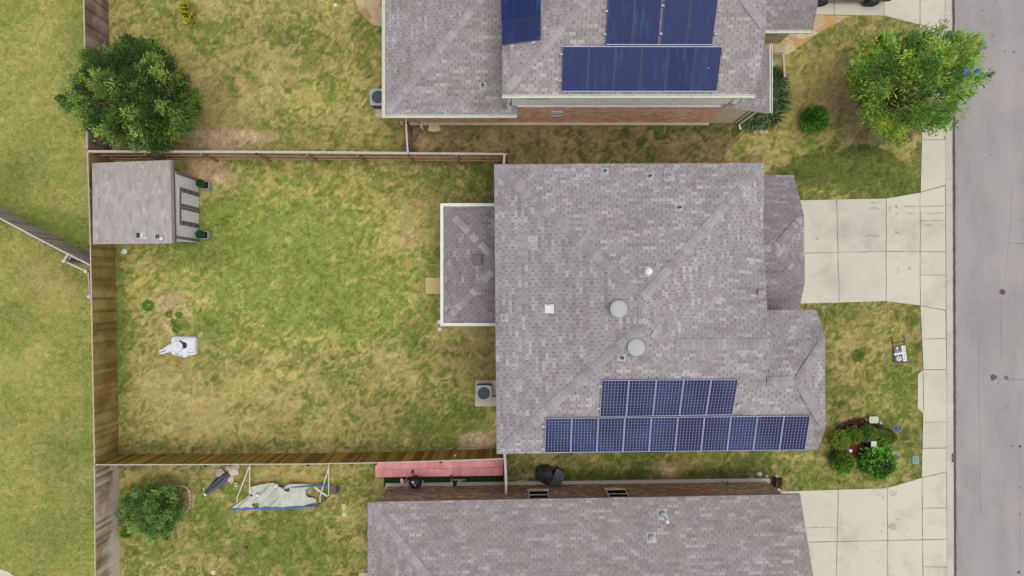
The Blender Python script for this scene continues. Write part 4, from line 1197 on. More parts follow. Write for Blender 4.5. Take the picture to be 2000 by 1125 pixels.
fence('fence', 'golden brown board fence along the west side of the middle yard', [(173, 296), (178.5, 480), (182.5, 700), (186.5, 905)], mat=M['fence_gold'], cap=M['cap_pale'], capw=.045, bside=1, rmat=M['fence_brown'], jitter=.03, tone=(.3, .8))
fence('fence', 'grey brown board fence, paler towards its foot, beside the small lower tree', [(186.5, 908), (188, 1190)], mat=M['fence_grey'], cap=M['cap_pale'], capw=.045, bside=1, rmat=M['fence_brown'], tone=(.1, .9))
fence('fence', 'long rail side fence with pale cap north of the middle yard', [(173, 295), (500, 296), (797, 298.5)], mat=M['fence_brown'], bside=1, rmat=M['fence_brown'], cap=M['cap_pale'], tone=(.1, .7), capw=.10)
fence('fence', 'reddish rail fence piece joining the middle house corner', [(798, 298.5), (984, 300)], mat=M['fence_brown'], bside=1, rmat=M['fence_brown'], cap=M['cap_pale'], tone=(.3, 1), capw=.08)
fence('fence', 'short pale fence return touching the middle house north corner', [(985, 300), (982.5, 326)], mat=M['fence_pale'], bside=-1, rmat=M['fence_brown'], cap=M['cap_pale'], posts=1.0)
fence('fence', 'short plum fence between north house wall and cross fence', [(797.5, 298), (794, 240), (794, 232)], mat=M['fence_plum'], bside=-1, rmat=M['fence_brown'], cap=M['cap_pale'], tone=(.1, .6), capw=.08)
fence('fence', 'mossy golden board fence along the south side of the middle yard', [(187, 906.5), (400, 906), (600, 905), (733, 902.5), (860, 899), (985, 894.5)], mat=M['fence_south'], cap=M['cap_pale'], capw=.045, bside=1, rmat=M['fence_brown'], jitter=.02, tone=(0, 1))
fence('fence', 'narrow pale topped fence from middle house corner down to the brown brick wall', [(986.5, 886), (989, 930), (989.5, 966)], mat=M['fence_pale'], bside=1, rmat=M['fence_brown'], cap=M['cap_pale'], capw=.11)
fence('fence', 'diagonal silver grey board fence crossing the open field', [(-120, 362), (0, 425), (90, 473), (177, 517)], mat=M['fence_pale'], bside=1, rmat=M['fence_brown'], cap=M['cap_pale'], tone=(.3, .75), capw=.07)
fence('fence', 'tiny fence spur beside the diagonal field fence', [(134, 494), (125, 510)], h=1.7, mat=M['fence_pale'], bside=-1, rmat=M['cap_pale'], posts=.5, cap=M['cap_pale'])
rf_ = thing('rail_fence', 'thin pale handrail between the field fence spur and the golden fence', 'fence', at(140, 515, 0))
mb = MB(); mb.beam(at(125, 509, 1.6), at(168, 530, 1.6), .07, .07, 0, (.7,) * 3 + (1,)); mb.beam(at(173, 533, 1.6), at(176, 579, 1.6), .05, .06, 0, (.5,) * 3 + (1,)); mb.build('rail', M['cap_pale'], rf_)
for u, v in ((125, 510), (167.5, 530), (174, 579)):
    mb = MB(); q = at(u, v, 1.7); mb.box((q.x, q.y, .85), (.08, .08, 1.7), 0, 0, (.5,) * 3 + (1,)); mb.lathe((q.x, q.y, 1.7), [(.07, 0), (.08, .04), (.001, .09)], 10, 0, (1, 1, 1, 1)); mb.build('post', M['cap_pale'], rf_)

# ------------------------------------------------------------------ foliage
def leaf_mesh(name, mat, parent, centers, dirs, length, width, cols, nper=1, spread=.0):
    """centers (n,3), dirs (n,3) unit-ish, builds a diamond leaf per entry, bent along its midrib"""
    n = len(centers)
    d = dirs / np.maximum(np.linalg.norm(dirs, axis=1, keepdims=True), 1e-6)
    r = RNG.normal(size=(n, 3)); s = np.cross(d, r); s /= np.maximum(np.linalg.norm(s, axis=1, keepdims=True), 1e-6)
    # leaves mostly show their upper side
    flat = np.cross(d, np.array([0, 0, 1.0])); fl = np.linalg.norm(flat, axis=1, keepdims=True); flat = np.where(fl > .05, flat / np.maximum(fl, 1e-6), s)
    s = s * .55 + flat * .75; s /= np.linalg.norm(s, axis=1, keepdims=True)
    L = length * RNG.uniform(.6, 1.3, (n, 1)); Wd = width * RNG.uniform(.7, 1.25, (n, 1))
    p0 = centers; p2 = centers + d * L + np.array([0, 0, -1.0]) * L * .18
    mid = centers + d * L * .45
    p1 = mid + s * Wd * .5; p3 = mid - s * Wd * .5
    V = np.stack([p0, p1, p2, p3], 1).reshape(-1, 3)
    o0 = np.array(origin(parent)) if parent is not None else np.zeros(3)
    V = V - o0
    me = bpy.data.meshes.new(name)
    me.vertices.add(4 * n); me.vertices.foreach_set('co', V.ravel().astype(np.float32))
    me.loops.add(4 * n); me.loops.foreach_set('vertex_index', np.arange(4 * n, dtype=np.int32))
    me.polygons.add(n); me.polygons.foreach_set('loop_start', np.arange(0, 4 * n, 4, dtype=np.int32))
    try: me.polygons.foreach_set('loop_total', np.full(n, 4, dtype=np.int32))
    except Exception: pass
    me.materials.append(mat)
    ca = me.color_attributes.new('Col', 'FLOAT_COLOR', 'CORNER')
    ca.data.foreach_set('color', np.repeat(np.concatenate([cols, np.ones((n, 1))], 1), 4, axis=0).ravel().astype(np.float32))
    me.update(); me.validate()
    o = bpy.data.objects.new(name, me); COL.objects.link(o)
    if parent is not None: o.parent = parent
    return o

def crown_leaves(name, parent, lobes, nspray, per, llen, lwid, palette, up=.25, twig=.35, mat=None, shell=.45, hang=0.0, accent=None, edge=.15):
    """sprays of leaves in the volume of overlapping lobes: (cx,cy,cz,rx,ry,rz,weight)"""
    lob = np.array(lobes, float); w = lob[:, 6] / lob[:, 6].sum()
    k = RNG.choice(len(lob), nspray, p=w)
    dirn = RNG.normal(size=(nspray, 3)); dirn /= np.linalg.norm(dirn, axis=1, keepdims=True)
    dirn[:, 2] = np.abs(dirn[:, 2]) * np.where(RNG.random(nspray) < .8, 1, -1)
    rad = (shell + (1 - shell) * RNG.random(nspray)) * (1 + edge * RNG.normal(size=nspray) * .5)
    cen = lob[k, :3] + dirn * lob[k, 3:6] * rad[:, None]
    sd_ = dirn.copy(); sd_[:, 2] += up; sd_ += RNG.normal(size=sd_.shape) * .35
    sd_ /= np.linalg.norm(sd_, axis=1, keepdims=True)
    tt = RNG.random((nspray, per, 1))
    c = cen[:, None, :] + sd_[:, None, :] * twig * tt + RNG.normal(size=(nspray, per, 3)) * twig * .10
    c[..., 2] -= hang * tt[..., 0] ** 2
    dl = sd_[:, None, :] * .8 + RNG.normal(size=(nspray, per, 3)) * .62
    dl[..., 2] += .1
    pal = np.array(palette)
    pk = RNG.integers(0, len(pal), nspray)
    col = np.repeat(pal[pk][:, None, :], per, 1)
    # clumps: lighter and darker sprays by a slow noise of their position, leaves get paler towards twig ends
    nz = vnoise(cen[:, 0] * 100 + 4000, cen[:, 1] * 100 + cen[:, 2] * 60 + 4000, 55, 9) - .5
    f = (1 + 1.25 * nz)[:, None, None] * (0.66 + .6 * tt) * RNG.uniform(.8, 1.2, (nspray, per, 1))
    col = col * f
    if accent is not None:
        for (ax, ay, az, ar, acol) in accent:
            dd = np.linalg.norm(c - np.array([ax, ay, az]), axis=2); m = (dd < ar) & (RNG.random(dd.shape) < .75)
            col[m] = np.array(acol) * RNG.uniform(.8, 1.2, (m.sum(), 1))
    return leaf_mesh(name, mat or M['leaf'], parent, c.reshape(-1, 3), dl.reshape(-1, 3), llen, lwid, col.reshape(-1, 3))

def trunk(parent, base, lobes, r0, first=.35, n_l=None):
    mb = MB(); base = Vector(base)
    top = Vector((sum(l[0] for l in lobes) / len(lobes), sum(l[1] for l in lobes) / len(lobes), max(l[2] for l in lobes)))
    fork = base.lerp(top, first)
    mb.tube([base, base.lerp(fork, .15), base.lerp(fork, .6) + Vector((.03, .02, 0)), fork, fork.lerp(top, .5), top], [r0 * 1.5, r0 * 1.05, r0 * .9, r0 * .8, r0 * .4, r0 * .1], 10)
    t_ = mb.build('trunk', M['bark'], parent, True)
    for l in lobes:
        lm = MB(); c = Vector(l[:3]); s = fork.lerp(top, random.uniform(0, .45))
        lm.tube([s, s.lerp(c, .5) + Vector((0, 0, .12)), c], [r0 * .45, r0 * .3, r0 * .12], 7)
        for q in range(4):
            a = random.random() * 6.28; e = c + Vector((math.cos(a) * l[3] * .8, math.sin(a) * l[4] * .8, l[5] * random.uniform(0, .7)))
            m_ = s.lerp(c, random.uniform(.5, .95)); lm.tube([m_, m_.lerp(e, .5) + Vector((0, 0, .06)), e], [r0 * .2, r0 * .13, r0 * .04], 5)
        lm.build('limb', M['bark'], parent, True)
def G(r, g, b, k=.8): return tuple(C(r, g, b, k)[:3])

def lobe(u, v, z, r, rz, w=1.0, ry=None):
    p_ = at(u, v, z); return (p_.x, p_.y, z, r, ry or r, rz, w)
def in1(u, v, P):
    c = False
    for i in range(len(P)):
        (x0, y0), (x1, y1) = P[i], P[(i + 1) % len(P)]
        if (y0 > v) != (y1 > v) and u < (x1 - x0) * (v - y0) / (y1 - y0) + x0: c = not c
    return c
def branchy(T, outline, base, zlo, zhi, K, per, llen, lwid, palette, r0, cr=.42, elong=1.6, seed=1, accents=(), lean=(0, 0), gap=.05):
    """a crown of many leaf-bearing branch ends; outline = reach of the branches seen from above, at the height they have there"""
    random.seed(seed)
    us = [p_[0] for p_ in outline]; vs = [p_[1] for p_ in outline]
    cu, cv = sum(us) / len(us) + lean[0], sum(vs) / len(vs) + lean[1]
    tips = []
    for (u, v) in outline:                                       # branches that make the ragged edge
        tips.append((cu + (u - cu) * .93, cv + (v - cv) * .93, .12, True))
        tips.append((cu + (u - cu) * .80, cv + (v - cv) * .80, .3, True))
    while len(tips) < K:
        u, v = random.uniform(min(us), max(us)), random.uniform(min(vs), max(vs))
        if not in1(u, v, outline): continue
        d = max(abs(u - cu) / (max(us) - min(us)), abs(v - cv) / (max(vs) - min(vs))) * 2
        tips.append((u, v, max(0, 1 - d ** 1.6), False))
    b = Vector(base); cs = []; ds = []; cl = []; tw = MB()
    fork = b + (at(cu, cv, (zlo + zhi) / 2) - b) * .25; top = at(cu, cv, zhi - .4)
    for (u, v, h, edge) in tips:
        z = zlo + (zhi - zlo) * min(1, max(0, h + random.gauss(0, .14)))
        if random.random() < .22: z = zlo + (z - zlo) * .4
        tip = at(u, v, z)
        st = fork.lerp(top, random.uniform(.1, .8) * h + .05)
        d = (tip - st).normalized() + Vector((0, 0, .25)); d.normalize()
        n = int(per * random.uniform(.6, 1.35) * (.6 if edge else 1)); rr_ = cr * random.uniform(.65, 1.25) * (.7 if edge else 1)
        col = np.array(random.choice(palette)) * random.uniform(.62, 1.35)
        t_ = RNG.random(n)
        tn = np.array(tip); dn = np.array(d)
        off = RNG.normal(size=(n, 3)) * rr_ * np.array([.55, .55, .38]) * (1.15 - .75 * t_[:, None])
        c = tn + dn * (t_[:, None] - .75) * rr_ * elong * 1.4 + off
        dd = dn * .75 + off / rr_ * .55 + RNG.normal(size=(n, 3)) * .45
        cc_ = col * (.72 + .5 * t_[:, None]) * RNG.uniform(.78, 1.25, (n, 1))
        for (au, av, ar, ac) in accents:
            m = ((c[:, 0] - at(au, av, z).x) ** 2 + (c[:, 1] - at(au, av, z).y) ** 2) ** .5 < ar
            m &= RNG.random(n) < .7
            cc_[m] = np.array(ac) * RNG.uniform(.75, 1.2, (m.sum(), 1))
        cs.append(c); ds.append(dd); cl.append(cc_)
        tw.tube([st, st.lerp(tip, .55) + Vector((0, 0, .10)), tip], [r0 * .22, r0 * .12, .006], 4)
    leaf_mesh('crown', M['leaf'], T, np.concatenate(cs), np.concatenate(ds), llen, lwid, np.concatenate(cl))
    tw.tube([fork, fork.lerp(top, .5), top], [r0 * .75, r0 * .4, r0 * .15], 8)
    tw.build('branches', M['bark'], T)
    mb = MB(); mb.tube([b, b.lerp(fork, .15), b.lerp(fork, .6) + Vector((.02, .02, 0)), fork], [r0 * 1.5, r0 * 1.05, r0 * .9, r0 * .8], 10)
    mb.build('trunk', M['bark'], T, True)
# dark oak, upper left
T = thing('tree', 'large dark green tree spreading over the plum brown fence', 'tree', at(335, 240, 0))
branchy(T, [(118, 192), (138, 165), (162, 140), (168, 100), (205, 92), (225, 88), (248, 66), (268, 78), (300, 88), (322, 100), (335, 130), (355, 158), (383, 182), (394, 215), (380, 242), (355, 258), (332, 280), (300, 296), (270, 288), (240, 276), (205, 282), (192, 262), (170, 240), (142, 222)],
        at(335, 240, 0), 1.5, 4.8, 210, 250, .15, .052, [G(74, 104, 42), G(88, 118, 48), G(62, 90, 38), G(112, 140, 60), G(138, 160, 78)], .13, .40, 1.5, 31, lean=(10, 0))
# small tree, lower left
T = thing('tree', 'small bushy tree standing inside the stone ring near the lower fence', 'tree', at(325, 982, 0))
branchy(T, [(232, 996), (250, 975), (272, 962), (300, 945), (330, 948), (348, 966), (360, 990), (352, 1012), (334, 1028), (326, 1050), (300, 1050), (278, 1034), (252, 1036), (236, 1020)],
        at(325, 982, 0), .6, 2.0, 75, 190, .13, .045, [G(96, 134, 60), G(116, 152, 74), G(82, 116, 52), G(136, 166, 86)], .06, .30, 1.5, 33)
# front tree by the road
T = thing('tree', 'tall yellow green tree with loose branches reaching over pavement and road', 'tree', at(1710, 230, 0))
branchy(T, [(1664, 158), (1680, 120), (1686, 82), (1712, 74), (1745, 66), (1775, 76), (1808, 62), (1842, 44), (1852, 66), (1880, 78), (1914, 72), (1922, 86), (1898, 108), (1914, 112), (1938, 148), (1912, 162), (1892, 188), (1862, 205), (1880, 225), (1846, 226), (1858, 248), (1812, 256), (1785, 246), (1752, 274), (1722, 262), (1700, 232), (1694, 205), (1670, 186)],
        at(1710, 230, 0), 2.0, 6.6, 160, 120, .23, .06, [G(96, 138, 56), G(118, 158, 66), G(74, 110, 44), G(142, 180, 80), G(156, 184, 70)], .09, .46, 1.8, 35,
        accents=((1733, 236, .3, G(200, 204, 72)), (1776, 166, .2, G(206, 210, 90)), (1893, 98, .16, G(206, 196, 80)), (1850, 120, .2, G(196, 206, 84)), (1700, 92, .35, G(170, 190, 60)), (1752, 262, .3, G(180, 200, 74))), lean=(-28, 8))
# blue scraps in the outer branches
for i, (u, v, lab) in enumerate(((1887, 139.5, 'pale blue ribbon scrap caught in the street tree, nearer the trunk'), (1908.5, 139, 'deep blue ribbon scrap caught in the street tree, nearer the road'))):
    q = at(u, v, 6.25); mb = MB()
    for k in range(7):
        a = random.random() * 6.28; c_ = q + Vector((random.uniform(-.07, .07), random.uniform(-.06, .06), random.uniform(-.03, .05)))
        R_ = Matrix.Rotation(random.random() * 3, 3, 'Z') @ Matrix.Rotation(random.uniform(-.8, .8), 3, 'X'); mb.box(c_, (.16, .07, .006), mat=R_, col=C(60, 96, 200) if i else C(84, 112, 200))
    o = mb.build('ribbon', M['attr']); tag(o, lab, 'ribbon', 'blue ribbon scraps in the street tree')

def shrub(name, label, u, v, z, r, rz, pal, n=900, per=8, ll=.05, lw=.035, cat='shrub', group=None, shell=.72, ry=None, twig=.10):
    c = at(u, v, z)
    S = thing(name, label, cat, Vector((c.x, c.y, 0)), 0, group)
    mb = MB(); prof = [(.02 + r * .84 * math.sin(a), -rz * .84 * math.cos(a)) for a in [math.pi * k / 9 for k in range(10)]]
    mb.lathe(c, [(max(.001, p_[0] - .02), p_[1]) for p_ in prof], 18, 0, C(30, 44, 18), sy=(ry or r) / r)  # dark core added inside so the foliage is not see-through
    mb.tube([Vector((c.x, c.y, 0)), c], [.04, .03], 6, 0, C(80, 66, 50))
    mb.build('core_and_stem', M['attr'], S, True)
    crown_leaves('foliage', S, [(c.x, c.y, c.z, r * .95, (ry or r) * .95, rz * .95, 1)], n, per, ll, lw, pal, up=.3, twig=twig, shell=shell, edge=.08)
    return S
BOX = [G(104, 140, 46), G(122, 158, 54), G(88, 122, 40), G(140, 174, 62)]
shrub('round_shrub', 'bright leafy round shrub alone on the dry lawn of the north house', 1590, 234, .45, .62, .45, [G(74, 118, 40), G(92, 140, 46), G(118, 160, 54)], 900, 9, .07, .04)
shrub('round_shrub', 'clipped round shrub at the west end of the front flower bed, above the lamp post', 1640.5, 858, .45, .40, .42, [G(140, 176, 56), G(122, 158, 50), G(156, 188, 64)], 900)
shrub('round_shrub', 'clipped round shrub second from the west in the front bed, overlapping its neighbour', 1665, 849, .42, .36, .40, BOX, 800)
shrub('round_shrub', 'dull clipped round shrub in the front bed below the utility box', 1694, 846, .42, .36, .38, [G(94, 126, 48), G(106, 138, 54), G(82, 112, 42)], 800)
shrub('round_shrub', 'yellowish clipped round shrub at the east end of the front bed', 1727, 853, .42, .47, .42, [G(112, 138, 54), G(102, 128, 50), G(126, 150, 60)], 1000, ry=.40)
shrub('round_shrub', 'clipped round shrub at the lower west corner of the front bed', 1646, 903, .45, .50, .45, BOX, 1000)
S = shrub('leafy_shrub', 'larger glossy leafy shrub at the lower east of the front bed', 1712, 902, .55, .72, .60, [G(84, 142, 46), G(106, 164, 58), G(66, 112, 38), G(128, 182, 72)], 1200, 10, .10, .055, twig=.16, shell=.5)
shrub('yellow_shrub', 'small yellow green sapling near the top of the north yard', 366, 23, .5, .28, .45, [G(190, 190, 56), G(212, 196, 66), G(168, 176, 52)], 420, 8, .09, .045, shell=.2, ry=.46)
shrub('young_shrub', 'fresh yellow green sprout at the foot of the small tree', 244, 1042, .3, .22, .25, [G(136, 168, 54), G(150, 180, 60)], 200, 8, .07, .04, shell=.2)

# burgundy ground cover & red mulch in the bed (stuff)
n = 5200
rng = np.random.default_rng(4)
uu = rng.uniform(1626, 1732, n); vv = rng.uniform(816, 905, n)
d1 = np.abs(np.hypot((uu - 1682) / 54, (vv - 870) / 46) - .97); m1 = (d1 < .16) & (vv < 848)
m2 = np.hypot((uu - 1678) / 30, (vv - 876) / 13) < 1
def scat(u, v, z):
    k = (H - z) / F; return np.stack([(u - 1000) * k, (562.5 - v) * k, z], 1)
sel = m1
z = rng.uniform(.02, .20, sel.sum())
c_ = scat(uu[sel], vv[sel], z); cl = np.array([G(112, 70, 74), G(132, 88, 84), G(92, 60, 62), G(120, 96, 72)])[rng.integers(0, 4, sel.sum())]
o = leaf_mesh('ground_cover', M['leaf'], None, np.repeat(c_, 3, 0) + rng.normal(size=(sel.sum() * 3, 3)) * .02, rng.normal(size=(sel.sum() * 3, 3)) + np.array([0, 0, .5]), .09, .05, np.repeat(cl, 3, 0))
tag(o, 'burgundy ground cover along the top of the front bed', 'plants', kind='stuff')
sel = m2; z = rng.uniform(.01, .05, sel.sum()); c_ = scat(uu[sel], vv[sel], z)
cl = np.array([G(150, 72, 52), G(170, 96, 66), G(120, 58, 46)])[rng.integers(0, 3, sel.sum())]
o = leaf_mesh('mulch', M['attr'], None, np.repeat(c_, 4, 0) + rng.normal(size=(sel.sum() * 4, 3)) * np.array([.05, .05, .01]), rng.normal(size=(sel.sum() * 4, 3)) * np.array([1, 1, .2]), .09, .04, np.repeat(cl, 4, 0))
tag(o, 'red wood mulch in the middle of the front bed', 'mulch', kind='stuff')

# ornamental long-bladed grass plants by the porch
def blades(name, label, u, v, r, n, L, pal, cat='plant', group=None):
    c = at(u, v, 0)
    a = RNG.uniform(0, 6.28, n); rr_ = r * np.sqrt(RNG.random(n)) * .5
    base = np.stack([c.x + np.cos(a) * rr_, c.y + np.sin(a) * rr_, np.full(n, .02)], 1)
    out = np.stack([np.cos(a), np.sin(a), RNG.uniform(.5, 1.8, n)], 1); out /= np.linalg.norm(out, axis=1, keepdims=True)
    cl = np.array(pal)[RNG.integers(0, len(pal), n)] * RNG.uniform(.75, 1.25, (n, 1))
    # each blade: two quads, arching
    Ls = L * RNG.uniform(.5, 1.1, (n, 1)); s = np.stack([-np.sin(a), np.cos(a), np.zeros(n)], 1) * .012
    p1 = base + out * Ls * .55; p2 = p1 + (out * np.array([1, 1, -.1])) * Ls * .5 + np.array([0, 0, -.12]) * Ls
    V = np.stack([base - s, base + s, p1 + s, p1 - s, p2], 1).reshape(-1, 3)
    fs = []
    for i in range(n): b = 5 * i; fs += [(b, b + 1, b + 2, b + 3), (b + 3, b + 2, b + 4)]
    me = bpy.data.meshes.new(name); me.from_pydata(V.tolist(), [], fs)
    ca = me.color_attributes.new('Col', 'FLOAT_COLOR', 'POINT'); ca.data.foreach_set('color', np.repeat(np.concatenate([cl, np.ones((n, 1))], 1), 5, 0).ravel())
    me.materials.append(M['leaf']); o = bpy.data.objects.new(name, me); COL.objects.link(o)
    tag(o, label, cat, group)
OG = [G(72, 104, 60), G(90, 122, 70), G(58, 88, 52), G(150, 170, 118)]
blades('grass_clump', 'long bladed grass clump at the porch roof corner nearest the downspout', 1468, 232, .75, 420, .62, OG, group='ornamental grasses beside the porch')
blades('grass_clump', 'long bladed grass clump south east of the porch roof corner', 1498, 226, .75, 420, .75, OG, group='ornamental grasses beside the porch')
blades('grass_clump', 'long bladed grass clump beside the porch gutter, middle of its row', 1512, 193, .8, 460, .85, OG, group='ornamental grasses beside the porch')
blades('grass_clump', 'long bladed grass clump beside the porch gutter, north end of its row', 1512, 160, .7, 380, .75, OG, group='ornamental grasses beside the porch')
for (u, v, r, lab) in ((1675, 694, .55, 'loose dark green weed tuft alone on the front lawn'), (290, 597, .5, 'largest dark green weed clump on the bare patch near the shed'), (330, 614, .26, 'small weed clump on bare soil, upper left of a cluster'), (350, 615, .26, 'lime green weed clump on bare soil, upper right of a cluster'), (339, 628, .2, 'tiny weed clump on bare soil in the middle of a cluster'), (345, 642, .36, 'weed clump on bare soil just above the white plastic toy')):
    blades('weed_clump', lab, u, v, r, int(150 * r / .3), .11, [G(104, 146, 56), G(92, 128, 50), G(130, 160, 68)], 'weed', 'green weed clumps on the bare patch')

# lawn blades: far too many to count
def inpoly(u, v, poly):
    c = np.zeros(u.shape, bool); n = len(poly)
    for i in range(n):
        (x0, y0), (x1, y1) = poly[i], poly[(i + 1) % n]
        if y0 == y1: continue
        c ^= ((y0 > v) != (y1 > v)) & (u < (x1 - x0) * (v - y0) / (y1 - y0) + x0)
    return c
PAVED = [[(1545, 391), (1731, 388), (1797, 376), (1797, 48), (1727, 31), (1500, 31), (1500, -60), (2100, -60), (2100, 1200), (1500, 1200), (1500, 961), (1733, 953.5), (1801, 933), (1803.5, 808), (1792.5, 796), (1793, 731), (1804, 722), (1798, 597), (1731, 588), (1545, 593)],
         [(690, -30), (696, 8), (706, 28), (728, 48), (760, 56), (760, 243), (1400, 243), (1440, 240), (1480, 92), (1540, 106), (1588, 72), (1662, 31), (1500, -30)],
         [(733, 896), (985, 888), (985, 949), (745, 952), (745, 1200), (1540, 1200), (1500, 940), (750, 952)],
         [(990, 378), (1480, 378), (1480, 815), (990, 815)], [(224, 350), (388, 350), (388, 472), (224, 472)], [(930, 745), (975, 745), (975, 795), (930, 795)]]
def lawn_blades(N):
    u = RNG.uniform(-30, 1805, N); v = RNG.uniform(-30, 1155, N)
    ok = np.ones(N, bool)
    for P in PAVED: ok &= ~inpoly(u, v, P)
    g, s, y, li = cover(u, v)
    ok &= RNG.random(N) > s * .8
    u, v, g, s, y, li = u[ok], v[ok], g[ok], s[ok], y[ok], li[ok]; n = len(u)
    gx = g + RNG.normal(size=n) * .16
    isg = np.clip((gx - .1) / .8, 0, 1)[:, None]
    y_ = y[:, None]
    L3 = lambda a, b, f: np.array(a) * (1 - f) + np.array(b) * f
    straw = L3(G(158, 140, 98), G(214, 200, 124), y_); green = L3(G(86, 97, 44), G(142, 155, 74), y_)
    col = (straw * (1 - isg) + green * isg) * RNG.uniform(.65, 1.35, (n, 1)) * li[:, None]
    X = (u - 1000) * H / F; Y = (562.5 - v) * H / F
    a = RNG.uniform(0, 6.28, n); lean = RNG.uniform(.3, 1.3, n)
    L = (.045 + .04 * g) * RNG.uniform(.6, 1.4, n)
    tip = np.stack([np.cos(a) * L * lean, np.sin(a) * L * lean, L], 1)
    s_ = np.stack([-np.sin(a), np.cos(a), np.zeros(n)], 1) * .011
    base = np.stack([X, Y, np.full(n, -.01)], 1)
    V = np.stack([base - s_, base + s_, base + tip], 1).reshape(-1, 3)
    me = bpy.data.meshes.new('grass')
    me.vertices.add(3 * n); me.vertices.foreach_set('co', V.ravel().astype(np.float32))
    me.loops.add(3 * n); me.loops.foreach_set('vertex_index', np.arange(3 * n, dtype=np.int32))
    me.polygons.add(n); me.polygons.foreach_set('loop_start', np.arange(0, 3 * n, 3, dtype=np.int32))
    try: me.polygons.foreach_set('loop_total', np.full(n, 3, dtype=np.int32))
    except Exception: pass
    ca = me.color_attributes.new('Col', 'FLOAT_COLOR', 'POINT'); ca.data.foreach_set('color', np.repeat(np.concatenate([col, np.ones((n, 1))], 1), 3, 0).ravel().astype(np.float32))
    me.materials.append(M['attr']); me.update(); me.validate()
    o = bpy.data.objects.new('grass', me); COL.objects.link(o)
    tag(o, 'short green and straw coloured grass blades of the lawns', 'grass', kind='stuff')
lawn_blades(240000)

# ------------------------------------------------------------------ objects in the yards
def aircon(label, u, v, padpx, w=.74, h=.75):
    c = at(u, v, h); c.z = 0
    T = thing('air_conditioner', label, 'air conditioner', c)
    pb = MB(); pb.prism([at(a, b, .06) for a, b in padpx], -.1, .06); pb.build('pad', M['pad'], T)
    mb = MB()
    e = w / 2; ch = .08
    oct_ = [(e - ch, -e), (e, -e + ch), (e, e - ch), (e - ch, e), (-e + ch, e), (-e, e - ch), (-e, -e + ch), (-e + ch, -e)]
    mb.prism([(c.x + x * .96, c.y + y * .96) for x, y in oct_], .06, h - .05)
    for k in range(9): mb.prism([(c.x + x * .985, c.y + y * .985) for x, y in oct_], .12 + k * .065, .14 + k * .065)
    body = mb.build('body', M['dark_grey'], T)
    mb = MB(); R = w * .38; zt = h
    # top cover: ring between the octagon and the round opening
    N = 32
    for k in range(N):
        a0, a1 = 2 * math.pi * k / N, 2 * math.pi * (k + 1) / N
        def ob(a):
            x, y = math.cos(a), math.sin(a); m = max(abs(x), abs(y), (abs(x) + abs(y)) / 1.85 * 1.0)
            return (x / m * e, y / m * e)
        o0, o1 = ob(a0), ob(a1)
        I0, I1 = (math.cos(a0) * R, math.sin(a0) * R), (math.cos(a1) * R, math.sin(a1) * R)
        mb.face([c + Vector((o0[0], o0[1], zt)), c + Vector((o1[0], o1[1], zt)), c + Vector((I1[0], I1[1], zt)), c + Vector((I0[0], I0[1], zt))])
        mb.face([c + Vector((o0[0], o0[1], zt - .06)), c + Vector((o1[0], o1[1], zt - .06)), c + Vector((o1[0], o1[1], zt)), c + Vector((o0[0], o0[1], zt))])
        mb.face([c + Vector((I0[0], I0[1], zt)), c + Vector((I1[0], I1[1], zt)), c + Vector((I1[0], I1[1], zt - .12)), c + Vector((I0[0], I0[1], zt - .12))])
    mb.build('top_cover', M['grey_paint'], T)
    mb = MB(); mb.lathe(c + Vector((0, 0, zt - .16)), [(R, 0), (.001, 0)], 24)
    mb.build('shroud', M['dark_grey'], T)
    mb = MB()
    for k in range(3):
        a = k * 2.094 + .4
        P = [c + Vector((math.cos(a + d) * r_, math.sin(a + d) * r_, zt - .11 + dz)) for d, r_, dz in ((-.15, .08, .0), (.15, .08, .03), (.62, R * .9, .03), (-.05, R * .93, -.01))]
        mb.face(P)
    mb.lathe(c + Vector((0, 0, zt - .13)), [(.09, 0), (.09, .07), (.001, .08)], 14)
    mb.build('fan', M['metal'], T)
    mb = MB()
    for r_ in (.12, .18, .24, R): mb.tube([c + Vector((math.cos(a) * r_, math.sin(a) * r_, zt + .012)) for a in [2 * math.pi * k / 24 for k in range(25)]], .004, 4)
    for k in range(6): mb.tube([c + Vector((math.cos(k * 1.047) * .08, math.sin(k * 1.047) * .08, zt + .014)), c + Vector((math.cos(k * 1.047) * R, math.sin(k * 1.047) * R, zt + .008))], .004, 4)
    mb.build('guard', M['dark_grey'], T)
    mb = MB(); mb.tube([c + Vector((e - .02, -.2, .3)), c + Vector((e + .3, -.22, .25)), c + Vector((e + .6, -.22, .3))], .03, 8); mb.build('pipe', M['black'], T)
aircon('grey air conditioner on a concrete pad beside the middle house', 945, 768, [(928, 743), (985, 743), (985, 793), (928, 794)])
aircon('grey air conditioner half hidden under the north house gutter', 738.5, 189.5, [(733, 190), (785, 190), (785, 229), (733, 229)], .78)

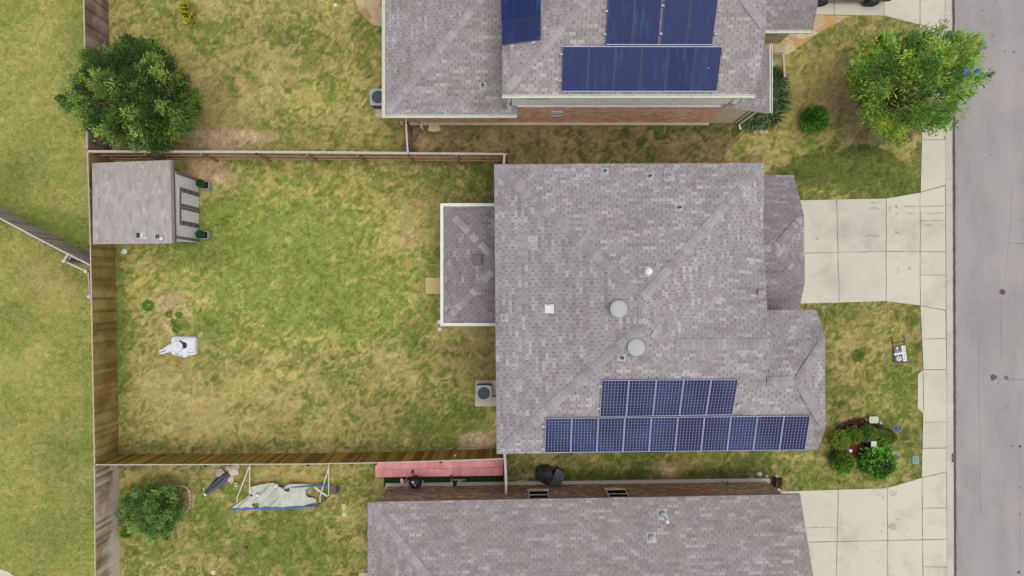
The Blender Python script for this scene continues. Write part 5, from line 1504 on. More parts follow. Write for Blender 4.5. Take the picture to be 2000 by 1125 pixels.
# planters by the shed doors
def planter(label, u, v, loc_top):
    z = .38
    c = at(u, v, z); c.z = 0
    T = thing('planter', label, 'planter', c, 0, 'square planters beside the shed doors')
    mb = MB(); a, b = .15, .19
    for s_ in range(4):
        an = s_ * math.pi / 2; R_ = Matrix.Rotation(an, 3, 'Z')
        P = [R_ @ Vector(q) for q in ((a, -a, 0), (a, a, 0), (b, b, z), (b, -b, z), (b - .035, b - .035, z), (b - .035, -b + .035, z), (b - .035, b - .035, z - .09), (b - .035, -b + .035, z - .09))]
        mb.face([c + P[0], c + P[1], c + P[2], c + P[3]]); mb.face([c + P[3], c + P[2], c + P[4], c + P[5]]); mb.face([c + P[5], c + P[4], c + P[6], c + P[7]])
    mb.build('pot', M['grey_paint'], T)
    mb = MB(); mb.face([c + Vector((x * .155, y * .155, z - .06)) for x, y in ((-1, -1), (1, -1), (1, 1), (-1, 1))], 0, C(40, 38, 34)); mb.tube([c + Vector((0, 0, z - .08)), c + Vector((0, 0, .9))], .015, 6, 0, C(70, 60, 48)); mb.build('soil', M['attr'], T)
    crown_leaves('topiary', T, [(c.x, c.y, .82, .17, .17, .17, 1)], 420, 7, .045, .03, [G(52, 110, 66), G(64, 124, 74), G(44, 92, 58)], twig=.05, shell=.3, edge=.05)
planter('square grey planter with green ball plant by the upper corner of the shed front', 400, 361.5, None)
planter('square grey planter with green ball plant by the lower corner of the shed front', 399, 459, None)

# white round lid on the lawn
mb = MB(); c = at(242.5, 491, .06); c.z = 0
mb.lathe(c, [(.10, 0), (.125, .01), (.125, .05), (.10, .07), (.06, .075), (.055, .06), (.001, .06)], 24)
tag(mb.build('lawn_disc', M['white'], None, False), 'round white lid lying on the grass below the shed', 'lid')

# white folded plastic toy with black wheel
T = thing('plastic_toy', 'white plastic toy with a rounded square base and black wheel lying on the lawn', 'toy', at(352, 676, 0))
def rrect(x0, y0, x1, y1, r, n=5):
    P = []
    for cx, cy, a0 in ((x1 - r, y1 - r, 0), (x0 + r, y1 - r, 90), (x0 + r, y0 + r, 180), (x1 - r, y0 + r, 270)):
        for k in range(n + 1): a = math.radians(a0 + 90 * k / n); P.append((cx + math.cos(a) * r, cy + math.sin(a) * r))
    return P
p1 = at(336, 693, .1); p2 = at(385.5, 657.5, .1)
mb = MB(); mb.prism(rrect(p1.x, p1.y, p2.x, p2.y, .16), .0, .17); mb.prism(rrect(p1.x + .05, p1.y + .05, p2.x - .05, p2.y - .05, .12), .17, .20)
mb.prism(rrect(p1.x + .42, p1.y + .12, p2.x - .12, p2.y - .12, .08), .20, .215); mb.build('base', M['white'], T)
mb = MB()
for (ua, va, ub, vb) in ((340, 662, 380, 659.5), (382, 662, 382, 688), (366, 689, 380, 688), (341, 690, 352, 692), (346, 684, 351, 682)):
    mb = MB(); mb.beam(at(ua, va, .212), at(ub, vb, .212), .03, .02); mb.build('groove', M['grey_paint'], T)
for (ua, va, ra) in ((352, 690, .16), (361, 692, .18), (372, 690, .13), (345, 664, .12), (377, 661, .10)):
    mb = MB(); q = at(ua, va, .1); mb.lathe((q.x, q.y, 0), [(ra, 0), (ra * .95, .12), (ra * .7, .185), (.001, .20)], 14); mb.build('rounded_edge', M['white'], T, True)
cj = at(345, 677, .3); mb = MB(); mb.lathe((cj.x, cj.y, 0), [(.27, .0), (.27, .26), (.24, .30), (.10, .31), (.10, .35), (.001, .35)], 24); mb.build('hinge', M['white'], T)
a_, b_ = at(340, 676, .2), at(313.5, 688, .2); d = (b_ - a_).normalized(); s = Vector((-d.y, d.x, 0))
mb = MB()
pts = [a_ + s * .19, a_ - s * .17, b_ - s * .12 - d * .03, b_ - s * .04 + d * .05, b_ + s * .06 + d * .04, b_ + s * .13 - d * .06]
mb.prism([(q.x, q.y) for q in pts], .04, .22)
mb.prism([((q - (a_ + b_) / 2).x * .86 + (a_ + b_).x / 2, (q - (a_ + b_) / 2).y * .8 + (a_ + b_).y / 2) for q in pts], .22, .245)
mb.build('arm', M['white'], T)
mb = MB(); q = b_ - d * .2 - s * .02; mb.beam(q + Vector((0, 0, .25)) - d * .16 + s * .08, q + Vector((0, 0, .25)) + d * .1 + s * .05, .035, .02); mb.lathe(q - s * .09 + Vector((0, 0, .24)), [(.03, 0), (.03, .02), (.001, .02)], 10); mb.beam(q - d * .12 - s * .06 + Vector((0, 0, .25)), q - d * .02 - s * .1 + Vector((0, 0, .25)), .035, .02); mb.build('slot', M['dark_grey'], T)
cw = at(358.5, 674.5, .24); mb = MB(); mb.lathe((cw.x, cw.y, .20), [(.15, 0), (.155, .03), (.13, .05), (.05, .05), (.04, .04), (.001, .045)], 22); mb.beam(cw + Vector((-.05, .1, .0)), cw + Vector((-.17, .2, .0)), .10, .04); mb.lathe((cw.x - .18, cw.y + .21, .20), [(.035, 0), (.035, .05), (.001, .055)], 10); mb.build('wheel', M['black'], T)

# tan stepping board by the patio, lids
mb = MB(); mb.prism([at(u, v, .05) for u, v in ((831, 542), (872, 542), (872, 573), (831, 574))], 0, .05); tag(mb.build('wooden_board', M['wood'], None), 'square tan board lying beside the patio gutter', 'board')
for i, (u, v, lab) in enumerate(((858, 628.5, 'pale round yard lid, nearer the white patio gutter'), (858.5, 642.5, 'pale round yard lid, lower of the pair by the patio'))):
    mb = MB(); c = at(u, v, .05); c.z = 0; mb.lathe(c, [(.09, 0), (.10, .04), (.06, .07), (.001, .08)], 16); tag(mb.build('yard_lid', M['frame_white'], None), lab, 'light', 'pale round yard lids by the patio')

# real estate sign lying on the lawn
T = thing('yard_sign', 'fallen black framed for sale sign lying on the front lawn', 'sign', at(1757, 690, 0))
SG = lambda u, v, z=.06: at(u, v, z)
q0, q1, q2, q3 = SG(1744, 677), SG(1767.5, 674.5), SG(1771.5, 705), SG(1748, 708)      # board corners in the photo: tl tr br bl
mb = MB(); fr = [SG(1742, 657), SG(1748, 708.5), SG(1772, 705.5), SG(1765.5, 655)]
mb.tube(fr[:3] , .014, 6); mb.tube([fr[2], fr[3]], .014, 6); mb.tube([SG(1742.8, 670), SG(1766.2, 667)], .014, 6); mb.build('stake_frame', M['black'], T)
mb = MB(); dz = Vector((0, 0, .012)); 
def bl(a, b): return q0.lerp(q1, a).lerp(q3.lerp(q2, a), b)
mb.face([q0 + dz, q3 + dz, q2 + dz, q1 + dz]); mb.face([q0 - dz, q1 - dz, q2 - dz, q3 - dz])
QQ = [q0, q1, q2, q3]
for i in range(4): mb.face([QQ[i] - dz, QQ[(i + 1) % 4] - dz, QQ[(i + 1) % 4] + dz, QQ[i] + dz])
board = mb.build('sign_board', simple('sign_dark', C(74, 78, 92), .5, .4, .06), T)
mb = MB(); e = Vector((0, 0, .016))
mb.face([bl(.68, 0) + e, bl(.68, 1) + e, bl(1, 1) + e, bl(1, 0) + e]); mb.face([bl(0, .44) + e, bl(0, .56) + e, bl(.679, .52) + e, bl(.679, .40) + e]); mb.build('white_band', M['white'], board)
mb = MB(); e2 = Vector((0, 0, .018))
def ringpts(cx, cy, r0, r1, a0, a1, n=14):
    for k in range(n):
        t0, t1 = math.radians(a0 + (a1 - a0) * k / n), math.radians(a0 + (a1 - a0) * (k + 1) / n)
        mb.face([bl(cx + math.cos(t0) * r0, cy + math.sin(t0) * r0 * .72) + e2, bl(cx + math.cos(t0) * r1, cy + math.sin(t0) * r1 * .72) + e2, bl(cx + math.cos(t1) * r1, cy + math.sin(t1) * r1 * .72) + e2, bl(cx + math.cos(t1) * r0, cy + math.sin(t1) * r0 * .72) + e2])
ringpts(.36, .78, .14, .22, -50, 230)
mb.face([bl(.27, .58) + e2, bl(.35, .58) + e2, bl(.42, .78) + e2, bl(.33, .80) + e2]); ringpts(.37, .84, .0, .08, 0, 360)
ringpts(.30, .12, .0, .09, 0, 360, 10); ringpts(.32, .22, .04, .08, 0, 200, 8)
for k in range(5): mb.face([bl(.14 + k * .1, .345) + e2, bl(.14 + k * .1, .385) + e2, bl(.20 + k * .1, .385) + e2, bl(.20 + k * .1, .345) + e2])
mb.build('emblem', M['white'], board)
# the words on the white band
fc = bpy.data.curves.new('sign_text', 'FONT'); fc.body = 'FOR SALE'; fc.size = .13; fc.align_x = 'CENTER'; fc.align_y = 'CENTER'; fc.space_character = 1.15
to = bpy.data.objects.new('sign_text_tmp', fc); COL.objects.link(to)
bpy.context.view_layer.update()
dg = bpy.context.evaluated_depsgraph_get()
tme = bpy.data.meshes.new_from_object(to.evaluated_get(dg)); tme.name = 'lettering'
bpy.data.objects.remove(to)
cen = bl(.84, .5) + Vector((0, 0, .0185)); ex = (bl(.84, 1) - bl(.84, 0)).normalized(); ey = Vector((0, 0, 1)).cross(ex)
Rm = Matrix((ex, ey, Vector((0, 0, 1)))).transposed()
for vtx in tme.vertices: vtx.co = Rm @ vtx.co + cen - origin(T)
tme.materials.clear(); tme.materials.append(M['dark_grey'])
lo = bpy.data.objects.new('lettering', tme); COL.objects.link(lo); lo.parent = board

# utility boxes in and around the bed
T = thing('utility_box', 'low pale green utility box with stones at both sides, above the front bed', 'utility box', at(1706, 822, 0))
c = at(1706.5, 820, .3); mb = MB(); mb.prism(rrect(c.x - .2, c.y - .14, c.x + .2, c.y + .14, .06), 0, .26); mb.build('body', M['trim_dark'], T)
mb = MB(); mb.prism(rrect(c.x - .22, c.y - .16, c.x + .22, c.y + .16, .07), .26, .32); mb.build('lid', simple('pale_green', C(186, 194, 172), .6, .3, .06), T)
def rock(label, u, v, r, c, sq=.6, seed=0, name='rock', group=None, z0=0.0):
    random.seed(seed + 100); mb = MB(); p_ = at(u, v, r * sq); p_.z = z0
    n_, m_ = 9, 6
    grid = [[p_ + Vector((math.cos(2 * math.pi * i / n_) * math.sin(math.pi * j / m_) * r * random.uniform(.85, 1.15), math.sin(2 * math.pi * i / n_) * math.sin(math.pi * j / m_) * r * random.uniform(.8, 1.1), r * sq * (.9 - math.cos(math.pi * j / m_)) * random.uniform(.95, 1.05))) for i in range(n_)] for j in range(m_ + 1)]
    for j in range(m_):
        for i in range(n_): mb.face([grid[j][i], grid[j][(i + 1) % n_], grid[j + 1][(i + 1) % n_], grid[j + 1][i]], 0, C(*c))
    o = mb.build(name, M['attr'], None, False); tag(o, label, 'rock', group); return o
rock('round pale stone west of the green utility box', 1692, 819.5, .085, (206, 200, 180), 1, 1)
rock('round pale stone east of the green utility box', 1719.5, 826, .085, (206, 200, 180), 1, 2)
T = thing('utility_pedestal', 'square grey topped utility pedestal standing in the middle of the front bed', 'utility box', at(1695, 868, 0))
q = at(1706.5, 867.5, .75); mb = MB(); mb.box((q.x, q.y, .36), (.22, .24, .72)); mb.build('body', simple('ped_green', C(66, 78, 70), .6, .3, .08), T); mb = MB(); mb.box((q.x, q.y, .745), (.25, .27, .05)); mb.build('cap', simple('ped_cap', C(196, 198, 200), .5, .3, .05), T)
T = thing('lamp_post', 'low pale post lamp with white ball head in the front bed', 'lamp', at(1640, 877, 0))
mb = MB(); q = at(1661, 880, 1.0); q2 = Vector((q.x - .05, q.y, 0)); mb.tube([q2, Vector((q.x, q.y, .95))], [.05, .05], 10); mb.build('post', simple('pale_post', C(184, 196, 180), .6, .3, .06), T)
mb = MB(); mb.lathe((q.x, q.y, .93), [(.03, 0), (.065, .02), (.08, .06), (.07, .11), (.03, .14), (.001, .145)], 16); mb.build('lamp_head', M['white'], T)
mb = MB(); q = at(1633.5, 881.5, .1); q.z = 0
for k in range(3): mb.box(q + Vector((-.06 + k * .06, .04 * k - .04, .09)), (.035, .14, .16), .4, 0, C(220, 220, 214) if k == 1 else C(40, 40, 38))
tag(mb.build('bed_ornament', M['attr'], None), 'tiny black and white ornament at the west end of the front bed', 'ornament')
def cover_lid(name, label, u, v, rx, ry, c, cr, sq=False, cat='cover'):
    T = thing(name, label, cat, at(u, v, 0)); p_ = at(u, v, .03); mb = MB(); m2 = MB()
    if sq:
        mb.prism(rrect(p_.x - rx, p_.y - ry, p_.x + rx, p_.y + ry, .05), 0, .03, 0, cr); m2.prism(rrect(p_.x - rx + .03, p_.y - ry + .03, p_.x + rx - .03, p_.y + ry - .03, .03), .03, .04, 0, c)
    else:
        mb.lathe((p_.x, p_.y, 0), [(rx, 0), (rx, .03), (rx * .9, .035)], 26, 0, cr, 1, ry / rx); m2.lathe((p_.x, p_.y, .03), [(rx * .88, 0), (rx * .86, .012), (rx * .2, .014), (.001, .012)], 26, 0, c, 1, ry / rx)
        m2.lathe((p_.x + rx * .2, p_.y + ry * .5, .042), [(.02, 0), (.001, .004)], 8, 0, C(230, 230, 235))
    mb.build('rim', M['attr'], T); m2.build('plate', M['attr'], T)
cover_lid('manhole_cover', 'round slate blue access cover in the grass above the bed', 1752.5, 836.5, .25, .185, C(84, 88, 108), C(150, 150, 120))
cover_lid('meter_cover', 'small round blue grey meter cover beside the glossy shrub', 1752, 893, .11, .15, C(84, 100, 108), C(140, 160, 150))
cover_lid('meter_cover', 'faded teal rectangular meter cover near the pavement', 1788.5, 898.5, .15, .19, C(112, 152, 158), C(160, 176, 158), True)

# stones and edging near the porch
for i, (u, v, lab) in enumerate(((1475.5, 257, 'pale edging stone at the grass clump, left of three'), (1487, 258, 'pale edging stone at the grass clump, middle of three'), (1495.5, 257, 'pale edging stone at the grass clump, right of three'))):
    rock(lab, u, v, .12, (192, 184, 146), .5, 10 + i, 'edging_stone', 'pale stones below the ornamental grass')
mb = MB()
mb.beam(at(1482, 241, .05), at(1505, 237, .05), .10, .08, 0, C(204, 192, 142)); mb.beam(at(1515, 234, .05), at(1527, 223, .05), .08, .08, 0, C(204, 192, 142))
tag(mb.build('bed_edging', M['attr'], None), 'broken pale edging pieces around the ornamental grass', 'edging')
mb = MB(); mb.prism([at(u, v, 1.0) for u, v in ((1510, 102), (1532, 86), (1531, 102))], 0.9, 1.0, 0, C(196, 184, 170)); mb.beam(at(1529, 104, .9), at(1533, 150, .5), .11, .08, 0, C(190, 184, 158))
tag(mb.build('porch_step_cap', M['attr'], None), 'pale triangular stone cap with narrow border by the porch', 'stone cap')
rock('rounded pale boulder between porch gutter and border', 1511, 122, .26, (176, 176, 140), .9, 15, 'boulder')

# splash block and drain pipe by the north house
T = thing('splash_block', 'tan fan shaped splash block against the north house wall', 'splash block', at(847, 248, 0))
mb = MB(); mb.prism([at(u, v, .09) for u, v in ((839.5, 239), (847, 241), (848.5, 243), (850, 240), (856, 240.5), (861, 255), (846, 257.5), (835.5, 255))], 0, .07, 0, C(206, 192, 150)); mb.prism([at(u, v, .1) for u, v in ((838, 252), (859, 251), (861, 255), (846, 257.5), (835.5, 255))], .07, .10, 0, C(212, 200, 158)); mb.build('block', M['attr'], T)
T = thing('drain_pipe', 'dull grey drain pipe lying on the ground below the downspout', 'pipe', at(816, 265, 0))
mb = MB(); mb.tube([at(824, 249, .12), at(820, 257, .07), at(809.5, 277, .06)], .05, 10, 0, C(122, 110, 96)); mb.build('pipe', M['attr'], T)
mb = MB(); mb.lathe(at(823.5, 251, .0), [(.10, 0), (.09, .1), (.05, .14), (.001, .15)], 12, 0, C(226, 218, 200)); mb.build('elbow', M['attr'], T)
mb = MB(); mb.lathe(at(785, 233.5, .0), [(.10, 0), (.10, .7), (.07, .75), (.001, .76)], 12, 0, C(190, 186, 184)); tag(mb.build('capped_pipe', M['attr'], None), 'small grey capped pipe next to the plum fence end', 'pipe')
random.seed(77)
for i, (u, v) in enumerate(((812, 246), (818, 251), (831, 252), (829, 247))): pass

# red brown marks: grill, chair, folding frame on the turf
T = thing('kettle_grill', 'black round kettle grill standing on the turf strip', 'grill', at(800, 925, 0))
c = at(810.5, 943.5, .85); c.z = 0; R = .30
mb = MB(); mb.lathe(c, [(.05, .45), (.18, .50), (R * .92, .62), (R, .72)], 24); mb.build('bowl', M['black'], T, True)
mb = MB(); mb.lathe(c, [(R * 1.03, .72), (R * 1.0, .76), (R * .85, .86), (R * .55, .94), (.001, .98)], 28); mb.build('lid', M['black'], T, True)
mb = MB(); mb.beam(c + Vector((-.06, .03, .985)), c + Vector((.05, -.12, .96)), .03, .03); mb.lathe(c + Vector((-.09, .07, .93)), [(.055, 0), (.055, .03), (.001, .032)], 14); mb.build('lid_handle', M['metal_white'], T)
for k in range(3):
    mb = MB(); a = k * 2.09 + .5; mb.tube([c + Vector((math.cos(a) * .15, math.sin(a) * .15, .5)), c + Vector((math.cos(a) * .3, math.sin(a) * .3, .03))], .015, 6); mb.build('leg', M['dark_grey'], T)
for sgn in (-1, 1):
    mb = MB(); mb.tube([c + Vector((sgn * .31, -.07, .7)), c + Vector((sgn * .36, -.03, .7)), c + Vector((sgn * .36, .05, .7)), c + Vector((sgn * .31, .09, .7))], .013, 6); mb.build('side_handle', M['metal_white'], T)
T = thing('garden_stool', 'white and brown garden stool beside the kettle grill', 'stool', at(790, 938, 0))
q = at(785, 940, .42); R_ = Matrix.Rotation(.25, 3, 'Z')
mb = MB(); mb.box((q.x, q.y, .41), (.13, .22, .04), .25); mb.build('seat', M['white'], T)
mb = MB(); mb.box((q.x + .16, q.y - .02, .36), (.14, .20, .03), .4); mb.build('side_shelf', simple('warm_brown', C(150, 120, 104), .7, .3, .1), T)
for a, b in ((-.06, -.09), (.06, -.09), (.22, .09), (-.06, .09)):
    mb = MB(); mb.tube([(q.x + a, q.y + b, .4), (q.x + a, q.y + b, .03)], .012, 6); mb.build('leg', M['metal_white'], T)
T = thing('shovel', 'dark shovel leaning over the red pavers beside the grill', 'shovel', at(812, 930, 0))
mb = MB(); mb.tube([at(806, 923, .12), at(818, 933, .35)], .014, 6); mb.build('shaft', M['dark_grey'], T); mb = MB(); p_ = at(805.5, 921.5, .1); mb.prism([(p_.x - .06, p_.y - .08), (p_.x + .05, p_.y - .05), (p_.x + .07, p_.y + .07), (p_.x, p_.y + .10), (p_.x - .06, p_.y + .04)], .09, .12); mb.build('blade', simple('rust', C(120, 60, 56), .7, .3, .1), T)
T = thing('folding_chair', 'folded chair with white tube frame lying on the turf strip', 'chair', at(892, 941, 0))
mb = MB()
for a, b in (((881, 936), (884, 949)), ((884.5, 937.5), (899, 937)), ((898, 937), (892, 944)), ((900, 937.5), (909, 937)), ((899, 938), (904, 943)), ((880.5, 941.5), (883, 950)), ((898, 940), (891, 949))):
    mb.tube([at(*a, .28), at(*b, .22)], .016, 6)
mb.build('frame', M['metal_white'], T)
mb = MB(); mb.face([at(885, 939, .25), at(896, 939, .25), at(892, 950, .2), at(884, 950, .2)]); mb.box(at(883, 931.5, .3), (.10, .14, .12), .3); mb.box(at(898, 931.5, .25), (.10, .08, .10), .3); mb.build('seat_cloth', M['black'], T)

# covered things in the side yard
T = thing('covered_bundle', 'black tarpaulin heaped over a bundle beside the brown brick house', 'tarpaulin', at(1062, 930, 0))
random.seed(9); mb = MB()
out = [(1046, 918), (1052, 912), (1062, 909), (1072, 910), (1080, 915), (1082, 924), (1080, 938), (1074, 947), (1064, 947), (1054, 941), (1048, 932)]
cp = at(1066, 927, .8)
rings = []
for j, (f, z) in enumerate(((1.0, 0.0), (.96, .35), (.82, .60), (.5, .72), (.22, .80))):
    ring = []
    for i, (u, v) in enumerate(out):
        b = at(u, v, .3); q = Vector((cp.x, cp.y, 0)).lerp(Vector((b.x, b.y, 0)), f * random.uniform(.93, 1.04)); q.z = z * random.uniform(.9, 1.08); ring.append(q)
    rings.append(ring)
for j in range(len(rings) - 1):
    for i in range(len(out)): mb.face([rings[j][i], rings[j][(i + 1) % len(out)], rings[j + 1][(i + 1) % len(out)], rings[j + 1][i]], 0, C(*random.choice(((40, 44, 46), (50, 54, 58), (62, 64, 68)))))
mb.face(rings[-1], 0, C(60, 62, 66)); mb.build('tarpaulin', attrmat('tarp', .5, .4), T)
mb = MB(); mb.beam(at(1052, 914, .62), at(1055, 922, .64), .03, .02); mb.build('strap', simple('navy', C(30, 34, 84), .6), T)
T = thing('storage_bin', 'long charcoal storage bin leaning askew next to the tarpaulin', 'bin', at(1088, 932, 0))
qa, qb, qc, qd = at(1088, 914.5, .6), at(1104.5, 926, .6), at(1093, 951.5, .55), at(1073, 947, .55)
qs = [Vector((q.x, q.y, 0)) for q in (qa, qb, qc, qd)]
mb = MB(); cm = sum(qs, Vector()) / 4; mb.prism([cm.lerp(q, .93) for q in qs[::-1]], .0, .50); mb.build('body', M['black'], T)
mb = MB(); mb.prism([q for q in qs[::-1]], .50, .56); mb.prism([cm.lerp(q, .8) for q in qs[::-1]], .56, .60); mb.build('lid', simple('charcoal', C(58, 62, 68), .5, .4, .12), T)
mb = MB(); q = qs[1].lerp(qs[2], .35).lerp(cm, .25); mb.box((q.x, q.y, .62), (.03, .10, .03), .3); mb.build('handle', M['metal'], T)
mb = MB(); q = at(1021, 941, .05); mb.box((q.x, q.y, .04), (.42, .16, .07), .03, 0, (.6,) * 3 + (1,)); tag(mb.build('wood_block', M['wood'], None), 'short wooden block at the brick wall below the narrow fence', 'wood')
mb = MB(); mb.lathe(at(1075.5, 952.5, .3), [(.05, -.3), (.05, .0), (.03, .03), (.001, .04)], 10); tag(mb.build('pipe_stub', M['white'], None), 'small white pipe stub by the charcoal bin', 'pipe')

# hose reel with trailing hose
T = thing('hose_reel', 'dark coiled hose reel at the corner of the brown brick house', 'hose reel', at(1516, 942, 0))
c = at(1519, 943, .25)
mb = MB()
for k in range(7):
    r_ = .13 + .02 * k; zc = .26
    ax = Vector((1, -.15, 0)).normalized(); s_ = Vector((-ax.y, ax.x, 0))
    off = (k - 3) * .035
    mb.tube([Vector((c.x, c.y, zc)) + ax * off + (s_ * math.cos(a) + Vector((0, 0, 1)) * math.sin(a)) * (.20 + .015 * (k % 2)) for a in [2 * math.pi * j / 18 for j in range(19)]], .02, 6, 0, C(60, 50, 36))
mb.build('coil', M['attr'], T)
mb = MB()
for off in (-.15, .15):
    ctr = Vector((c.x, c.y, .26)) + ax * off
    mb.tube([ctr + (s_ * math.cos(a) + Vector((0, 0, 1)) * math.sin(a)) * .26 for a in [2 * math.pi * j / 18 for j in range(19)]], .02, 6, 0, C(120, 96, 80)); mb.beam(ctr - s_ * .25, ctr + s_ * .25, .03, .03, 0, C(70, 56, 44)); mb.beam(ctr - s_ * .2 + Vector((0, 0, -.26)), ctr + s_ * .2 + Vector((0, 0, -.26)), .05, .04, 0, C(90, 72, 60))
mb.build('drum', M['attr'], T)
mb = MB(); hp = [(1445.5, 878), (1447, 886), (1451, 894), (1458, 899), (1468, 900.5), (1478, 900.5), (1486, 904), (1494, 913), (1501, 922), (1507, 934)]
mb.tube([at(u, v, .04) for u, v in hp] + [Vector((c.x - .2, c.y + .1, .25))], .014, 6, 0, C(142, 146, 112)); mb.build('hose', M['attr'], T); mb = MB(); mb.tube([at(1434, 925, .03), at(1450, 925.2, .03), at(1464, 926, .03), at(1478, 928.5, .03)], .012, 6, 0, C(130, 142, 116)); mb.build('hose', M['attr'], T)
for i, (u, v, r, c_, lab) in enumerate(((1483, 926, .14, (190, 180, 156), 'flat pale stone at the loose hose end'), (1501, 939, .12, (196, 180, 164), 'pinkish stone beside the hose reel, west side'), (1498, 930, .08, (176, 164, 136), 'smallest tan stone above the hose reel'), (1517, 931.5, .11, (196, 188, 140), 'long tan stone above the hose reel drum'), (1521, 955, .10, (206, 192, 150), 'yellowish stone below the hose reel drum'))):
    rock(lab, u, v, r, c_, .5, 30 + i, 'rock', 'stones around the hose reel')

# toppled play frame with torn netting
rock('lone small white stone near the top of the north yard', 655, 10, .09, (226, 222, 205), .5, 90)
T = thing('play_frame', 'toppled white tube frame with torn grey netting and blue rails', 'play frame', at(550, 970, 0))
for pts in ([(488, 905, .35), (487.5, 930, .40), (487, 964, .45)], [(487, 911, .38), (475, 942, .30), (463, 972, .22), (463, 981, .08)],
            [(642, 904, .35), (642, 935, .40), (642, 968, .40)], [(641.5, 915, .40), (633, 943, .35), (625, 970, .25), (625.5, 981, .10)]):
    mb = MB(); mb.tube([at(*p_) for p_ in pts], .026, 8); mb.build('pole', M['frame_white'], T)
mb = MB(); mb.tube([at(614, 951, .30), at(628, 962, .3), at(640, 969, .3)], .045, 8); mb.build('brace', M['frame_white'], T)
for pts, r in (([(451, 994, .06), (480, 993, .08), (560, 991, .08), (617, 988.5, .08)], .05), ([(545, 952.5, .22), (575, 951, .25), (610, 949.5, .3), (641, 947.5, .35)], .04)):
    mb = MB(); mb.tube([at(*p_) for p_ in pts], r, 8); mb.build('rail', M['blue'], T)
mb = MB(); mb.tube([at(617, 989, .08), at(630, 980, .12), at(643, 968, .25)], .03, 8); mb.build('corner_bar', M['dark_grey'], T)
outl = [(451, 993), (466, 982), (476, 975), (487, 966), (488, 952), (505, 947), (528, 943), (541, 944), (545, 951), (553, 955), (560, 948), (566, 945), (580, 945), (600, 946), (613, 948), (604, 952), (598, 956), (597, 965), (601, 971), (612, 972), (618, 977), (616, 981), (604, 984), (590, 989), (520, 991)]
holes = [[(487, 967), (490, 965.5), (494, 967), (495, 970), (491, 970)], [(492, 985), (496, 982.5), (505, 982.5), (506, 987), (503, 990), (493, 989.5)], [(553, 956), (560, 953), (565, 952), (565.5, 959), (562, 961), (557, 959)]]
def in1(u, v, P):
    c = False
    for i in range(len(P)):
        (x0, y0), (x1, y1) = P[i], P[(i + 1) % len(P)]
        if (y0 > v) != (y1 > v) and u < (x1 - x0) * (v - y0) / (y1 - y0) + x0: c = not c
    return c
mb = MB(); stp = 1.1
def hz(u, v):
    return .10 + .20 * max(0, (990 - v) / 45) + .05 * math.sin((u * .8 + v * .75) * .40) * (1 if u < 548 else .12) + .03 * math.sin(u * .09 + v * .2) + .02 * math.sin(u * .21 + 1) * math.cos(v * .3)
for i in range(int(175 / stp)):
    for j in range(int(52 / stp)):
        u, v = 448 + i * stp, 942 + j * stp
        cu_, cv_ = u + stp / 2, v + stp / 2
        if in1(cu_, cv_, outl) and not any(in1(cu_, cv_, h_) for h_ in holes):
            mb.face([at(u, v + stp, hz(u, v + stp)), at(u + stp, v + stp, hz(u + stp, v + stp)), at(u + stp, v, hz(u + stp, v)), at(u, v, hz(u, v))])
mb.build('torn_net', simple('netting', C(190, 190, 180), .75, .2, .12, 3), T, True)
mb = MB(); mb.tube([at(542, 946, .36), at(537, 951, .34)], .07, 8); mb.lathe(at(503, 968, .3), [(.09, -.06), (.07, .02), (.001, .04)], 12); mb.build('knot', M['white'], T)
T = thing('folded_mat', 'small dark brown folded mat at the end of the toppled frame', 'mat', at(653, 957, 0))
mb = MB(); mb.prism([at(u, v, .08) for u, v in ((644, 950), (655, 948.5), (656, 963), (645, 966))], .02, .08, 0, C(112, 98, 94)); mb.prism([at(u, v, .1) for u, v in ((655.5, 948.5), (661, 947.5), (661, 962), (656, 963))], .02, .10, 0, C(66, 62, 66)); mb.build('mat', M['attr'], T)
mb = MB(); mb.tube([at(643, 950.5, .1), at(664, 946.5, .1)], .01, 5, 0, C(160, 150, 140)); mb.tube([at(643, 967, .1), at(664, 962.5, .1)], .01, 5, 0, C(150, 130, 120)); mb.build('edge_rod', M['attr'], T)

# folded parasol and rocks
T = thing('folded_parasol', 'folded blue grey striped parasol lying on the grass by a rock pile', 'parasol', at(420, 950, 0))
a_, b_ = at(446, 927, .2), at(401, 965, .12); d = (b_ - a_).normalized(); s = Vector((-d.y, d.x, 0))
mb = MB(); random.seed(12)
NS = 14; prof = [(0, .14), (.2, .30), (.5, .26), (.8, .16), (1.0, .09)]
L = (b_ - a_).length
cols = [(168, 172, 196), (120, 124, 148), (58, 60, 76), (188, 192, 208), (86, 88, 108), (150, 154, 180)]
cr = [random.choice(cols) if k > 5 else random.choice(cols[2:5:2]) for k in range(NS)]
for i in range(len(prof) - 1):
    for k in range(NS):
        def pp(i_, k_):
            f, w = prof[i_]; a = math.pi * (k_ % NS) / (NS) if False else 2 * math.pi * k_ / NS
            fold = 1 + .10 * ((k_ % 2) * 2 - 1)
            return a_.lerp(b_, f) + s * math.cos(a) * w * fold * .75 + Vector((0, 0, max(-.10, math.sin(a) * w * .55)))
        mb.face([pp(i, k), pp(i, k + 1), pp(i + 1, k + 1), pp(i + 1, k)], 0, C(*cr[k]))
mb.build('canopy', M['attr'], T)
mb = MB(); mb.tube([a_ + d * .1 + Vector((0, 0, -.02)), b_ + d * .06], .022, 8); mb.lathe(b_ + Vector((0, 0, -.05)), [(.07, 0), (.09, .05), (.05, .1), (.001, .12)], 12); mb.build('pole', M['metal_white'], T)
mb = MB(); mb.tube([at(397, 953, .2), at(399, 958, .2)], .02, 6); mb.build('rib_end', M['metal_white'], T)
